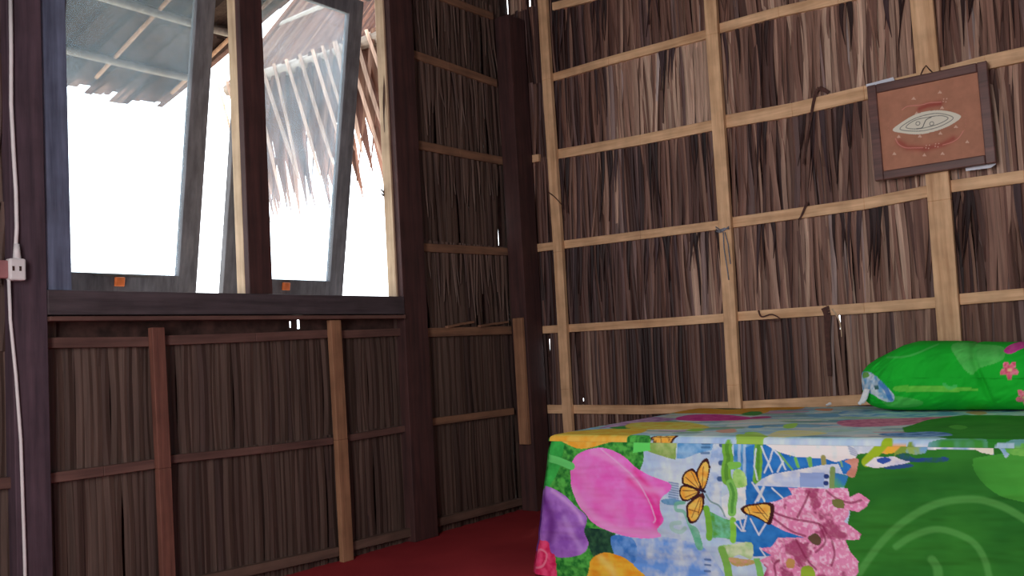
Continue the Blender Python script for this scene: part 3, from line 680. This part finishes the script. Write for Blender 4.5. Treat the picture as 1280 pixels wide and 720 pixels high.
    fill(P, C, S(zC, [(670, 580), (760, 590), (850, 600), (850, 630), (740, 650), (690, 630)]), (206, 150, 140), (180, 170, 90), s=20, fr=90)
    stroke(P, C, S(zC, [(880, 600), (900, 680), (915, 760)]), .02, (120, 190, 100))
    # green curls
    stroke(P, C, S(zC, [(330, 170), (270, 180), (270, 225), (330, 240), (370, 330), (410, 420), (460, 510)]), .010, (112, 186, 150), .8)
    fill(P, C, S(zC, [(370, 340), (430, 360), (460, 440), (480, 510), (440, 520), (400, 430)]), (96, 176, 140), (130, 190, 170))
    stroke(P, C, S(zC, [(300, 320), (240, 330), (240, 370), (300, 390), (340, 360)]), .012, (150, 196, 176), .7)
    stroke(P, C, S(zC, [(495, 110), (530, 160), (590, 190), (625, 240), (640, 270)]), .004, (96, 140, 130), .8)
    # lattice
    for pts in ([(870, 40), (930, 160)], [(925, 50), (860, 170)], [(735, 250), (775, 380), (800, 270)], [(715, 320), (760, 380), (790, 380)], [(830, 290), (895, 410), (950, 320)], [(905, 510), (960, 590), (1050, 575)], [(850, 580), (980, 575)]):
        stroke(P, C, S(zC, pts), .004, (206, 216, 230), .9, sm=False)
    for pts in ([(60, 350), (150, 540)], [(150, 370), (130, 450), (90, 545)], [(120, 340), (200, 420), (250, 520)], [(230, 460), (190, 540)], [(0, 620), (90, 760)], [(90, 655), (40, 760)], [(150, 660), (250, 760)], [(20, 370), (10, 500), (40, 600)]):
        stroke(P, C, S(zD, pts), .004, (206, 220, 230), .9, sm=False)
    for x in (300, 420, 540): stroke(P, C, S(zD, [(x-20, 420), (x, 360), (x+60, 360), (x+110, 440), (x+130, 500)]), .004, (130, 180, 110), .9)
    stroke(P, C, S(zD, [(100, 325), (170, 360), (220, 430), (300, 520)]), .005, (110, 176, 80), .9)
    # white spires lying sideways
    fill(P, C, S(zD, [(60, 322), (700, 325), (890, 345), (860, 440), (700, 445), (620, 470), (540, 440), (330, 430), (200, 395)]), (212, 222, 240), (240, 242, 248), sm=False, s=21)
    for k in range(4): stroke(P, C, S(zD, [(710+8*k, 350+18*k), (790, 385+14*k)]), .003, (120, 140, 170), .7)
    stroke(P, C, S(zD, [(320, 440), (345, 500)]), .008, (110, 186, 90)); stroke(P, C, S(zD, [(430, 440), (440, 520)]), .010, (110, 176, 90)); stroke(P, C, S(zD, [(530, 430), (535, 520)]), .012, (150, 150, 90))
    fill(P, C, S(zD, [(20, 640), (60, 600), (150, 555), (330, 525), (520, 490), (640, 480), (680, 560), (600, 590), (590, 665), (280, 655)]), (178, 196, 228), (214, 222, 240), sm=False, s=22)
    fill(P, C, S(zD, [(355, 548), (540, 545), (540, 655), (355, 655)]), (140, 166, 214), sm=False)
    for y in (575, 625): stroke(P, C, S(zD, [(550, y), (556, y)]), .012, (40, 60, 120))
    fill(P, C, S(zD, [(590, 540), (720, 570), (720, 650), (600, 665)]), (50, 120, 180), (80, 160, 110), sm=False, s=23)
    stroke(P, C, S(zD, [(600, 520), (595, 600), (600, 665)]), .014, (120, 150, 90))
    # ---- right: the great green leaf ground
    fill(P, C, np.array([cs(1063, 640), cs(1055, 610), cs(1062, 586), cs(1074, 562), cs(1100, 556), cs(1180, 548), cs(1290, 545), (BY1-.3, .0), (BY1-.3, -.6), cs(1040, 790), cs(1050, 700)]), (36, 104, 36), (48, 122, 42), sm=False, s=24, fr=7)
    fill(P, C, np.array([cs(1060, 552), cs(1180, 548), cs(1180, 555), cs(1072, 568)]), (188, 204, 220), (220, 224, 232), sm=False)
    fill(P, C, S(zD, [(690, 460), (780, 440), (790, 480), (760, 580), (700, 560), (740, 500)]), (206, 150, 136), (190, 130, 110), s=25)
    fill(P, C, S(zF, [(650, 380), (720, 340), (1300, 300), (1300, 640), (900, 600), (760, 540), (680, 460)]), (62, 146, 52), (74, 160, 60), s=26, fr=8)
    for pts, w in (([(-24, 1032), (96, 864), (240, 730), (432, 624), (648, 595), (816, 634), (960, 710), (1100, 800)], .013), ([(192, 880), (300, 812), (450, 775), (624, 830), (710, 920), (755, 1060)], .011)):
        stroke(P, C, S(zF, pts), w, (84, 158, 76), .65, edge=.006)
    stroke(P, C, S(zF, [(410, 960), (440, 1010), (450, 1070)]), .018, (84, 158, 76), .6, edge=.006)
    glow(P, C, S(zF, [(0, 560), (300, 500), (640, 470)]), .03, (28, 92, 32), .5)
    # ---- blossom cloud
    bl = S(zE, [(95, 175), (180, 160), (300, 110), (270, 60), (400, 58), (530, 66), (640, 60), (720, 64), (735, 130), (800, 95), (885, 150), (860, 200), (800, 240), (730, 225), (725, 270), (690, 310), (750, 350), (820, 405), (800, 450), (700, 450), (740, 540), (800, 610), (800, 690), (740, 800), (60, 800), (110, 660), (60, 600), (150, 560), (60, 510), (150, 500), (200, 430), (390, 432), (250, 385), (130, 320)])
    m = inside(P, bl)
    q = P[m]; a1 = fbm(q[:, 0]*60, q[:, 1]*60, 31)[:, None]; a2 = fbm(q[:, 0]*140, q[:, 1]*140, 33)[:, None]; a3 = fbm(q[:, 0]*22, q[:, 1]*22, 35)[:, None]
    cc = lin((204, 110, 160))[None]*(1-a1)+lin((226, 160, 196))[None]*a1
    k = np.clip((a2-.52)/.12, 0, 1); cc = cc*(1-k)+lin((238, 186, 212))[None]*k
    k = np.clip((.40-a3)/.08, 0, 1)*.8; cc = cc*(1-k)+lin((146, 46, 92))[None]*k
    C[m] = cc
    for pts in ([(60, 190), (160, 280), (290, 380), (400, 420)], [(90, 210), (300, 290), (500, 330), (560, 400)], [(430, 90), (390, 180), (340, 280)], [(560, 80), (640, 140), (740, 170), (820, 150)], [(330, 450), (400, 570), (480, 670)], [(210, 600), (170, 640), (190, 760)], [(600, 460), (620, 560), (600, 640)], [(500, 330), (550, 460), (480, 540)]):
        stroke(P, C, S(zE, pts), .005, (132, 40, 80), .75)
    fill(P, C, S(zE, [(420, 430), (480, 400), (520, 450), (500, 490), (450, 470)]), (96, 76, 60)); fill(P, C, S(zE, [(600, 150), (680, 150), (690, 210), (620, 200)]), (112, 118, 66)); fill(P, C, S(zE, [(370, 660), (450, 650), (480, 760), (380, 760)]), (142, 176, 54)); fill(P, C, S(zE, [(270, 590), (320, 600), (310, 660), (260, 650)]), (190, 150, 90))
    # ---- tulips
    tul = S(zA, [(226, 290), (262, 254), (330, 240), (400, 262), (470, 318), (530, 350), (588, 372), (592, 398), (558, 430), (553, 470), (568, 512), (542, 548), (553, 574), (480, 580), (390, 560), (310, 520), (250, 450), (219, 370)])
    fill(P, C, tul, (248, 96, 196), (255, 128, 212), s=40, fr=25)
    tp = smooth_poly(tul)
    glow(P, C, S(zA, [(440, 360), (500, 410), (535, 480), (545, 540)]), .016, (222, 40, 150), .8, tp)
    glow(P, C, S(zA, [(460, 330), (520, 400), (550, 440), (548, 520)]), .012, (214, 36, 140), .6, tp)
    glow(P, C, S(zA, [(300, 255), (360, 280), (430, 330), (490, 390), (560, 400)]), .012, (248, 150, 212), .75, tp)
    glow(P, C, S(zA, [(230, 400), (290, 480), (380, 540), (480, 560), (545, 560)]), .018, (248, 158, 214), .7, tp)
    glow(P, C, S(zA, [(250, 330), (300, 400), (400, 480)]), .03, (246, 130, 200), .5, tp)
    stroke(P, C, S(zA, [(330, 244), (400, 300), (455, 350), (500, 420), (535, 500), (530, 520)]), .004, (250, 170, 218), .8)
    stroke(P, C, S(zA, [(100, 275), (160, 285), (222, 308)]), .026, (98, 206, 110))
    pur = S(zA, [(40, 372), (110, 382), (150, 390), (200, 420), (250, 465), (285, 505), (275, 548), (290, 595), (275, 632), (215, 648), (160, 642), (85, 600), (40, 600)])
    fill(P, C, pur, (140, 84, 184), (170, 118, 208), s=41, fr=25); pp_ = smooth_poly(pur)
    glow(P, C, S(zA, [(110, 420), (150, 500), (140, 590)]), .02, (98, 40, 130), .8, pp_); glow(P, C, S(zA, [(150, 400), (230, 460), (270, 520)]), .009, (206, 160, 232), .8, pp_); glow(P, C, S(zA, [(200, 500), (240, 580), (270, 620)]), .012, (190, 150, 222), .6, pp_)
    ros = S(zA, [(40, 585), (100, 588), (135, 592), (150, 630), (168, 650), (160, 760), (40, 760)]); fill(P, C, ros, (196, 30, 84), (232, 76, 124), s=42, fr=50)
    stroke(P, C, S(zA, [(80, 640), (110, 620), (135, 640), (120, 680), (85, 690)]), .006, (246, 130, 160), .8)
    ora = S(zA, [(298, 690), (305, 655), (350, 630), (410, 645), (460, 685), (520, 760), (298, 760)]); fill(P, C, ora, (240, 150, 34), (250, 186, 60), s=43, fr=30)
    glow(P, C, S(zA, [(340, 650), (380, 700), (390, 760)]), .014, (252, 206, 110), .7, smooth_poly(ora))
    # ---- butterflies
    butterfly(P, C, [S(zA, [(706, 392), (690, 335), (712, 288), (732, 282), (741, 320), (728, 380), (716, 404)]), S(zA, [(712, 398), (690, 330), (668, 318), (640, 340), (637, 372), (660, 382)]),
        S(zA, [(708, 402), (655, 380), (632, 384), (626, 412), (640, 438), (668, 436)]), S(zA, [(716, 408), (720, 460), (706, 495), (690, 518), (668, 522), (656, 496), (658, 448)])],
        S(zA, [(704, 398), (724, 404)]), [S(zA, [(706, 398), (650, 350)]), S(zA, [(706, 398), (672, 330)]), S(zA, [(706, 400), (640, 400)]), S(zA, [(706, 402), (650, 425)]), S(zA, [(714, 406), (675, 500)]), S(zA, [(714, 406), (700, 490)]), S(zA, [(712, 396), (716, 310)]), S(zA, [(664, 470), (700, 480)])])
    butterfly(P, C, [S(zC, [(755, 215), (790, 190), (860, 178), (960, 170), (1010, 200), (985, 330), (920, 305), (850, 270), (780, 252)])], None, [S(zC, [(800, 190), (830, 265)]), S(zC, [(860, 180), (905, 240), (960, 300)]), S(zC, [(850, 240), (930, 250)]), S(zC, [(880, 180), (960, 270)])])
    # ---- top of the bed
    T = TP
    rg = random.Random(5)
    for k_ in range(220):
        cy, cu = rg.uniform(-2.3, -.98), rg.uniform(.05, 1.1); ly, lu = rg.uniform(.03, .14), rg.uniform(.008, .05); an = rg.uniform(-.5, .5)
        pts = np.array([(cy+ly*math.cos(t)-lu*math.sin(t)*an, cu+lu*math.sin(t)+ly*math.cos(t)*an*.5) for t in np.linspace(0, 2*PI, 8)[:-1]]).view(TopPoly)
        fill(P, C, pts, rg.choice([(214, 226, 224), (120, 170, 200), (150, 190, 150), (196, 214, 190), (96, 140, 150), (206, 196, 190), (170, 200, 220), (70, 120, 150), (110, 150, 90), (190, 130, 150)]), a=.6)
    fill(P, C, T(zA, [(140, 190), (240, 212), (300, 215), (420, 196), (500, 178), (480, 166), (300, 172)]), (232, 160, 50), (244, 184, 80), s=50)
    fill(P, C, np.vstack([SP(zA, [(150, 186), (240, 242), (330, 228), (400, 196)])]), (232, 160, 50), (244, 184, 80), s=50)
    fill(P, C, T(zA, [(370, 155), (470, 150), (490, 165), (380, 168)]), (60, 140, 60))
    fill(P, C, T(zA, [(330, 165), (500, 125), (600, 128), (620, 134), (520, 146), (400, 160)]), (150, 110, 160), (196, 170, 200), s=51)
    fill(P, C, T(zB, [(240, 215), (400, 182), (700, 186), (960, 152), (960, 212), (760, 225), (500, 222)]), (206, 140, 50), (222, 164, 70), s=52)
    fill(P, C, T(zB, [(270, 268), (330, 237), (560, 226), (850, 250), (760, 270), (450, 278)]), (186, 50, 132), (204, 84, 156), s=53)
    fill(P, C, T(zB, [(-60, 295), (350, 288), (520, 320), (400, 335), (-60, 338)]), (222, 176, 70), (238, 204, 100), s=54)
    fill(P, C, T(zB, [(340, 345), (420, 332), (490, 340), (430, 356)]), (140, 190, 80)); fill(P, C, T(zB, [(570, 350), (700, 335), (720, 360), (610, 368)]), (214, 160, 140))
    fill(P, C, T(zB, [(790, 365), (860, 360), (940, 385), (900, 404), (800, 400)]), (140, 196, 80), (170, 210, 110), s=55)
    fill(P, C, T(zB, [(820, 318), (900, 312), (930, 325), (850, 332)]), (80, 150, 190)); fill(P, C, T(zB, [(760, 225), (860, 200), (920, 218), (860, 235)]), (70, 140, 70)); fill(P, C, T(zB, [(540, 175), (700, 165), (780, 178), (640, 190)]), (90, 96, 60))
    fill(P, C, T(zD, [(-20, 28), (300, 30), (400, 55), (280, 75), (-20, 82)]), (206, 136, 46), (222, 160, 66), s=56)
    fill(P, C, T(zD, [(0, 125), (120, 120), (140, 135), (0, 142)]), (176, 70, 130)); fill(P, C, T(zD, [(470, 70), (600, 68), (590, 84), (500, 84)]), (206, 150, 120))
    fill(P, C, T(zD, [(640, 165), (800, 148), (1700, 120), (1750, 145), (960, 195), (700, 195)]), (176, 96, 130), (204, 136, 160), s=57, fr=60)
    fill(P, C, T(zD, [(120, 268), (240, 226), (470, 232), (560, 250), (300, 276)]), (206, 220, 130), (222, 230, 170), s=58); fill(P, C, T(zD, [(-100, 258), (60, 262), (120, 275), (-100, 282)]), (150, 190, 80)); fill(P, C, T(zD, [(240, 190), (340, 176), (320, 206), (250, 212)]), (150, 200, 90))
    fill(P, C, T(zD, [(100, 290), (760, 305), (700, 325), (110, 312)]), (74, 140, 190), (110, 170, 206), s=59, sm=False)
    fill(P, C, T(zD, [(-20, 196), (60, 194), (80, 206), (-20, 212)]), (80, 146, 190)); fill(P, C, T(zD, [(420, 110), (620, 104), (760, 120), (500, 130)]), (110, 160, 190))
    fill(P, C, T(zF, [(-100, 66), (240, 60), (620, 38), (960, 52), (1300, 50), (1300, 76), (700, 78), (480, 98), (-100, 100)]), (96, 150, 190), (180, 204, 220), s=60, fr=24)
    fill(P, C, T(zF, [(230, 166), (380, 120), (600, 92), (960, 92), (1500, 88), (1500, 236), (700, 240), (500, 232), (240, 190)]), (42, 124, 40), (54, 140, 48), sm=False, s=61, fr=8)
    fill(P, C, T(zF, [(510, 155), (560, 148), (620, 160), (590, 176), (530, 170)]), (76, 160, 60)); fill(P, C, T(zF, [(610, 75), (700, 68), (740, 80), (690, 92)]), (196, 160, 120))
    fill(P, C, T(zF, [(110, 200), (400, 190), (520, 205), (500, 218), (300, 222), (120, 215)]), (52, 104, 160), (120, 160, 200), s=62)
    fill(P, C, T(zF, [(340, 236), (700, 232), (760, 248), (900, 236), (1500, 234), (1500, 262), (340, 262)]), (60, 140, 54), (110, 160, 180), s=63, fr=14)
    sd = np.vstack([SP(zF, [(370, 240), (660, 245), (760, 270), (772, 330), (660, 300), (370, 300)])]); fill(P, C, sd, (120, 164, 206), (226, 226, 226), sm=False, s=64)
    fill(P, C, SP(zF, [(690, 270), (750, 268), (775, 300), (770, 332), (700, 318), (655, 298)]), (214, 214, 198), sm=False)
    fill(P, C, SP(zF, [(770, 240), (900, 238), (880, 300), (850, 350), (820, 310)]), (112, 160, 196), (160, 190, 206)); fill(P, C, SP(zF, [(900, 240), (1300, 240), (1300, 340), (880, 330)]), (60, 150, 60), (110, 180, 80), s=65)
    fill(P, C, SP(zF, [(80, 300), (150, 236), (262, 240), (250, 270), (200, 312), (120, 325)]), (222, 176, 50), (224, 150, 110), s=66, fr=30)
    stroke(P, C, SP(zF, [(10, 375), (60, 320), (110, 260), (130, 225)]), .026, (150, 182, 40)); stroke(P, C, SP(zF, [(200, 330), (240, 290), (270, 250)]), .02, (120, 150, 60))
    fill(P, C, SP(zF, [(270, 262), (370, 240), (360, 320), (250, 320)]), (110, 160, 200), (140, 170, 90), s=67)
    fill(P, C, SP(zF, [(0, 395), (60, 345), (200, 340), (320, 362), (200, 395), (60, 412)]), (190, 198, 220), (220, 222, 232), sm=False, s=68)
    fill(P, C, SP(zF, [(70, 362), (120, 345), (160, 362), (110, 385)]), (50, 84, 170)); fill(P, C, SP(zF, [(180, 335), (260, 320), (300, 350), (490, 345), (480, 372), (330, 375), (240, 365)]), (40, 70, 140), (40, 100, 60), s=69); fill(P, C, SP(zF, [(120, 405), (250, 385), (290, 400), (160, 418)]), (46, 76, 130))
    # small butterfly lying over the edge
    butterfly(P, C, [SP(zA, [(505, 190), (530, 178), (560, 180), (600, 172), (606, 188), (580, 206), (560, 216), (530, 200)])], None, [SP(zA, [(540, 180), (560, 210)]), SP(zA, [(560, 180), (590, 200)]), SP(zA, [(515, 188), (600, 185)])])
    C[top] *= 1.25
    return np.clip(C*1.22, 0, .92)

def grid_obj(mb, Pos, C):
    """Pos: (n, m, 3) positions"""
    n_, m_ = Pos.shape[:2]; k = len(mb['v']) and sum(len(v) for v in mb['v'])
    mb['v'].append(Pos.reshape(-1, 3)); mb['c'].append(C.reshape(-1, 3))
    i, j = np.meshgrid(np.arange(n_-1), np.arange(m_-1), indexing='ij'); a = (i*m_+j).ravel()
    mb['f'].append(np.stack([a, a+m_, a+m_+1, a+1], 1)+k)
def fast_mesh(name, mb, mat, parent=None):
    v = np.concatenate(mb['v']); c = np.concatenate(mb['c']); f = np.concatenate(mb['f'])
    lo, hi = v.min(0), v.max(0); o3 = np.array([(lo[0]+hi[0])/2, (lo[1]+hi[1])/2, lo[2]]); v = v-o3
    me = bpy.data.meshes.new(name); me.vertices.add(len(v)); me.vertices.foreach_set('co', v.ravel())
    me.loops.add(f.size); me.loops.foreach_set('vertex_index', f.ravel().astype(np.int32))
    me.polygons.add(len(f)); me.polygons.foreach_set('loop_start', np.arange(0, f.size, 4, dtype=np.int32)); me.polygons.foreach_set('loop_total', np.full(len(f), 4, np.int32))
    me.polygons.foreach_set('use_smooth', np.ones(len(f), bool)); me.update(calc_edges=True); me.validate()
    at = me.color_attributes.new('paint', 'FLOAT_COLOR', 'POINT'); at.data.foreach_set('color', np.concatenate([c, np.ones((len(c), 1))], 1).ravel())
    me.materials.append(mat); o = bpy.data.objects.new(name, me); col.objects.link(o); WPOS[o.name] = o3
    if parent is not None: o.parent = parent; o.location = Vector(o3-WPOS[parent.name])
    else: o.location = Vector(o3)
    return o
M_cloth = painted('printed_cotton', rough=.85, spec=.15)
sheet = dict(v=[], c=[], f=[])
# top
ty = np.linspace(BY0, BY1, 640); tu = np.concatenate([np.linspace(0, .12, 40)[:-1], np.linspace(.12, BX1-BX0, 170)])
TY, TU = np.meshgrid(ty, tu, indexing='ij'); P = np.stack([TY.ravel(), TU.ravel()], 1); C = paint_cloth(P)
zz = BZ+.004*(fbm(P[:, 0]*5, P[:, 1]*4, 80)-.5)*2*np.clip(P[:, 1]/.1, 0, 1)
ed = np.minimum(P[:, 1], np.minimum(BY0-P[:, 0], .2)); r = .022
zz = zz-np.where(ed < r, r-np.sqrt(np.maximum(r*r-(r-np.clip(ed, 0, r))**2, 0)), 0)*.98
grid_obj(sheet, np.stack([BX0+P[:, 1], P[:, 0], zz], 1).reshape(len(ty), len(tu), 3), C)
# front skirt
fy = np.linspace(BY0, BY1, 820); fd = np.linspace(.0, .492, 240)
FY, FD = np.meshgrid(fy, fd, indexing='ij'); yy = FY.ravel(); dd = FD.ravel()
wave = (fbm(yy*4.5, dd*.8, 90)-.5)*2*.02*np.clip(dd/.5, 0, 1)+(fbm(yy*5+dd*6, dd*22-yy*3, 91, 3)-.5)*.014*np.clip(dd/.06, 0, 1)
flare = .012*np.clip(dd/.49, 0, 1)
corner = np.exp(-((BY0-yy)/.12)**2); 
Xs = BX0-.006*np.clip(dd/.03, 0, 1)-flare-wave; Ys = yy+corner*dd*.20
near = np.clip(1-(BY0-yy)/.03, 0, 1); Xs = Xs+near**2*.02
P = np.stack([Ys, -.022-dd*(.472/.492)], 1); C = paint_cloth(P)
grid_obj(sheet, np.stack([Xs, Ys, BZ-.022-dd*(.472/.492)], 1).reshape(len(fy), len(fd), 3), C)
# foot skirt (turned away from the photograph)
gx = np.linspace(0, BX1-BX0, 160); gd = np.linspace(0, .492, 60)
GX, GD = np.meshgrid(gx, gd, indexing='ij'); xx = GX.ravel(); dd = GD.ravel()
P = np.stack([BY0-xx*.9, -dd-.002], 1); C = paint_cloth(P)
cf = np.exp(-(xx/.12)**2); nr = np.clip(1-xx/.03, 0, 1)
Yg = BY0+.006*np.clip(dd/.03, 0, 1)+.02*np.clip(dd/.5, 0, 1)*(1+np.sin(xx*16))*(1-cf)+cf*dd*.20
wv = float(0); X0 = BX0+xx-cf*(.006*np.clip(dd/.03, 0, 1)+.012*np.clip(dd/.49, 0, 1))+nr**2*.02*0
X0 = X0+np.where(xx < .03, ((1-xx/.03)**2)*.02, 0)
# weld the first column to the front skirt's first column
fx = Xs.reshape(len(fy), len(fd))[0]; k = np.clip(1-xx/.12, 0, 1)
X0 = X0*(1-k)+(np.interp(dd, fd, fx)+xx)*k
grid_obj(sheet, np.stack([X0, Yg, BZ-.022-dd*(.472/.492)], 1).reshape(len(gx), len(gd), 3), C)
o = fast_mesh('bed_sheet', sheet, M_cloth); tag(o, 'green and blue bed sheet printed with tulips, butterflies and blossom, draped to the floor', 'bed sheet')

# ------------------------------------------------------------------ pillow
def pw(u, v): q = onx(u, v, -.43); return (q[1], q[2])
zG = A((1040, 360), 4)
pyl, pyr = onx(1077, 470, -.27)[1], -2.86
top_px = [(1077, 468), (1083, 457), (1092, 449), (1108, 440), (1122, 432), (1137, 427.5), (1180, 427.5), (1240, 429), (1280, 429)]
tops = np.array([pw(*q) for q in top_px]); tops[:, 0] += np.linspace(1, 0, len(tops))**2*(pyl-tops[0, 0])
na, nb = 420, 200
tt = np.linspace(0, 1, na)**1.0; py = pyl+(pyr-pyl)*tt
zt = np.interp(-py, -tops[:, 0], tops[:, 1]); 
zt = np.where(py < -2.6, zt-.10*((-py-2.6)/.26)**2, zt)
zlo = BZ+.004+.05*np.exp(-(pyl-py)/.035)*.9
zt = np.maximum(zt, zlo+.008)
fi = np.linspace(0, 2*PI, nb)
PY, FI = np.meshgrid(py, fi, indexing='ij'); ZT = zt[:, None]+0*FI; ZL = zlo[:, None]+0*FI
hw = (.165*np.clip(((pyl-py)/.16), 0, 1)**.55+.012)*np.where(py < -2.7, np.sqrt(np.clip(1-((-py-2.7)/.165)**2, 0.02, 1)), 1)
sgn = lambda a, p: np.sign(a)*np.abs(a)**p
cxp = -.255
X = cxp-hw[:, None]*sgn(np.cos(FI), .8); Zc = (ZT+ZL)/2; Zh = (ZT-ZL)/2
Zp = Zc+Zh*sgn(np.sin(FI), .75)
wr = (fbm(PY*9+FI*.7, FI*1.2+PY*2, 95)-.5)*.04; fine = (fbm(PY*26+FI*2, FI*3, 96)-.5)*.016+(fbm(PY*60, FI*8, 99)-.5)*.03*np.exp(-(pyl-PY)/.07)
cr_l = pw(1226, 470)[0]; crease = np.exp(-((PY-cr_l-(Zp-.62)*.28)/.010)**2)*.016
cr2 = np.exp(-((PY-pw(1175, 470)[0]-(Zp-.62)*-.5)/.03)**2)*.006
amp = np.clip((pyl-PY)/.06, 0, 1)
X = X+(wr+fine)*amp*np.cos(FI)*-1+crease*np.cos(FI)+cr2*np.cos(FI)
Zp = np.maximum(Zp-(crease*.5)*(np.sin(FI) > 0)*np.sin(FI), BZ+.004)
P = np.stack([PY.ravel(), Zp.ravel()], 1)
C = np.tile(lin((28, 190, 52)), (len(P), 1))*(.88+.24*fbm(P[:, 0]*12, P[:, 1]*12, 97))[:, None]
G = lambda pts: np.array([pw(*zG(*q)) for q in pts]); G2 = lambda pts: np.array([onx(*zG(*q), -.31)[1:3] for q in pts])
fill(P, C, G([(575, 282), (720, 285), (840, 300), (850, 360), (740, 400), (700, 430), (640, 380)]), (78, 200, 86), (96, 212, 100), s=98)
fill(P, C, G([(330, 490), (560, 492), (700, 500), (700, 515), (340, 520)]), (100, 210, 70), (120, 220, 80), s=99)
fill(P, C, G([(230, 540), (340, 545), (440, 570), (400, 600), (250, 600)]), (80, 200, 84))
stroke(P, C, G([(250, 350), (380, 340), (500, 285)]), .006, (84, 204, 96), .7)
stroke(P, C, G([(560, 480), (590, 500), (620, 490)]), .010, (80, 210, 110), .7)
fill(P, C, G([(850, 320), (870, 285), (960, 262), (1100, 262), (1100, 310), (960, 300), (890, 330)]), (214, 60, 160), (236, 110, 190), s=100)
for (fx_, fy_) in ((888, 410), (960, 550)):
    for k in range(5):
        a = k*2*PI/5+.3; fill(P, C, G([(fx_, fy_), (fx_+34*math.cos(a-.5), fy_+34*math.sin(a-.5)), (fx_+50*math.cos(a), fy_+50*math.sin(a)), (fx_+34*math.cos(a+.5), fy_+34*math.sin(a+.5))]), (236, 84, 124), (250, 150, 170), s=101, fr=120)
    stroke(P, C, G([(fx_-4, fy_), (fx_+4, fy_)]), .008, (250, 210, 160))
fill(P, C, G2([(100, 440), (150, 420), (200, 418), (260, 440), (310, 480), (350, 525), (335, 560), (290, 560), (230, 530), (180, 515), (110, 505)]), (110, 178, 226), (226, 236, 244), s=102, fr=60)
fill(P, C, G2([(150, 425), (190, 418), (200, 440), (160, 450)]), (120, 180, 90)); fill(P, C, G2([(240, 480), (265, 478), (265, 500), (245, 500)]), (70, 120, 120))
stroke(P, C, G2([(280, 470), (310, 500), (325, 545)]), .018, (70, 136, 214), .8)
e = tag(empty('pillow', (cxp, (pyl+pyr)/2, BZ)), 'plump bright green pillow with pink flowers lying on the bed against the wall', 'pillow')
pl = dict(v=[], c=[], f=[]); grid_obj(pl, np.stack([X, PY, Zp], 2), np.clip(C, 0, 1).reshape(na, nb, 3))
pc_ = fast_mesh('pillowcase', pl, M_cloth, e)
# gathered blue end of the case
mb = MB(); q = [onx(*zG(*p_), -.40) for p_ in ((150, 440), (172, 424), (210, 436))]
# tie ribbons
for pts in ([(172, 505), (160, 530), (150, 560), (135, 582)], [(180, 505), (172, 535), (165, 555), (150, 575)]):
    P3 = smooth_poly([onx(*zG(*p_), -.38) for p_ in pts], False, 4); mb = MB(); mb.tube([tuple(p_) for p_ in P3], [.007]*(len(P3)-1)+[.004], 8)
    t = mb.build('tie_ribbon', M_whitec, pc_, smooth=True); t['label'] = 'short white ribbon'
mb = MB(); c0 = onz(1047, 507, BZ); 
mb.tube([(c0[0]-.05, c0[1]+.03, BZ+.006), (c0[0]-.01, c0[1]+.01, BZ+.016), (c0[0]+.02, c0[1], BZ+.012), (c0[0]+.06, c0[1]-.02, BZ+.018), (c0[0]+.10, c0[1]-.03, BZ+.006)], [.004, .009, .005, .009, .003], 8)
tag(mb.build('cloth_ribbon', M_whitec, smooth=True), 'small crumpled white ribbon on the bed just left of the pillow', 'ribbon')

# ------------------------------------------------------------------ light
w = bpy.data.worlds.new('world'); scene.world = w; w.use_nodes = True
wn = w.node_tree.nodes; bg = wn['Background']; bg.inputs[0].default_value = (.90, .96, 1.0, 1); bg.inputs[1].default_value = 5.0
def area(name, loc, aim, sx, sy, power, color=(1, 1, 1), portal=False):
    l = bpy.data.lights.new(name, 'AREA'); l.shape = 'RECTANGLE'; l.size = sx; l.size_y = sy; l.energy = power; l.color = color
    if portal: l.cycles.is_portal = True
    o = bpy.data.objects.new(name, l); col.objects.link(o); o.location = loc
    o.rotation_euler = (Vector(aim)-Vector(loc)).to_track_quat('-Z', 'Y').to_euler(); return o
area('window_daylight', (-1.70, .125, 1.76), (-1.70, -1, 1.76), 1.46, 1.34, 1, portal=True)
area('assumed_side_fill_light', (-4.6, -2.1, 1.35), (-.8, -2.2, .75), .9, 1.7, 76, (1, .94, .92))  # assumed fill lamp added in the closed room, brightens the bed; no doorway exists
area('back_fill_light', (-2.2, -4.15, 1.5), (-1.6, 0, 1.0), 1.6, 1.2, 10, (.95, .93, 1))  # added fill lamp inside the closed room, lifts the left wall
sun = bpy.data.lights.new('sun', 'SUN'); sun.energy = 2.0; sun.angle = math.radians(3); sun.color = (1, .93, .82)
so = bpy.data.objects.new('sun', sun); col.objects.link(so); so.rotation_euler = (Vector((-.75, -.35, -.9))).to_track_quat('-Z', 'Y').to_euler(); so.location = (3, 3, 5)
scene.view_settings.view_transform = 'Standard'; scene.view_settings.look = 'None'; scene.view_settings.exposure = 0
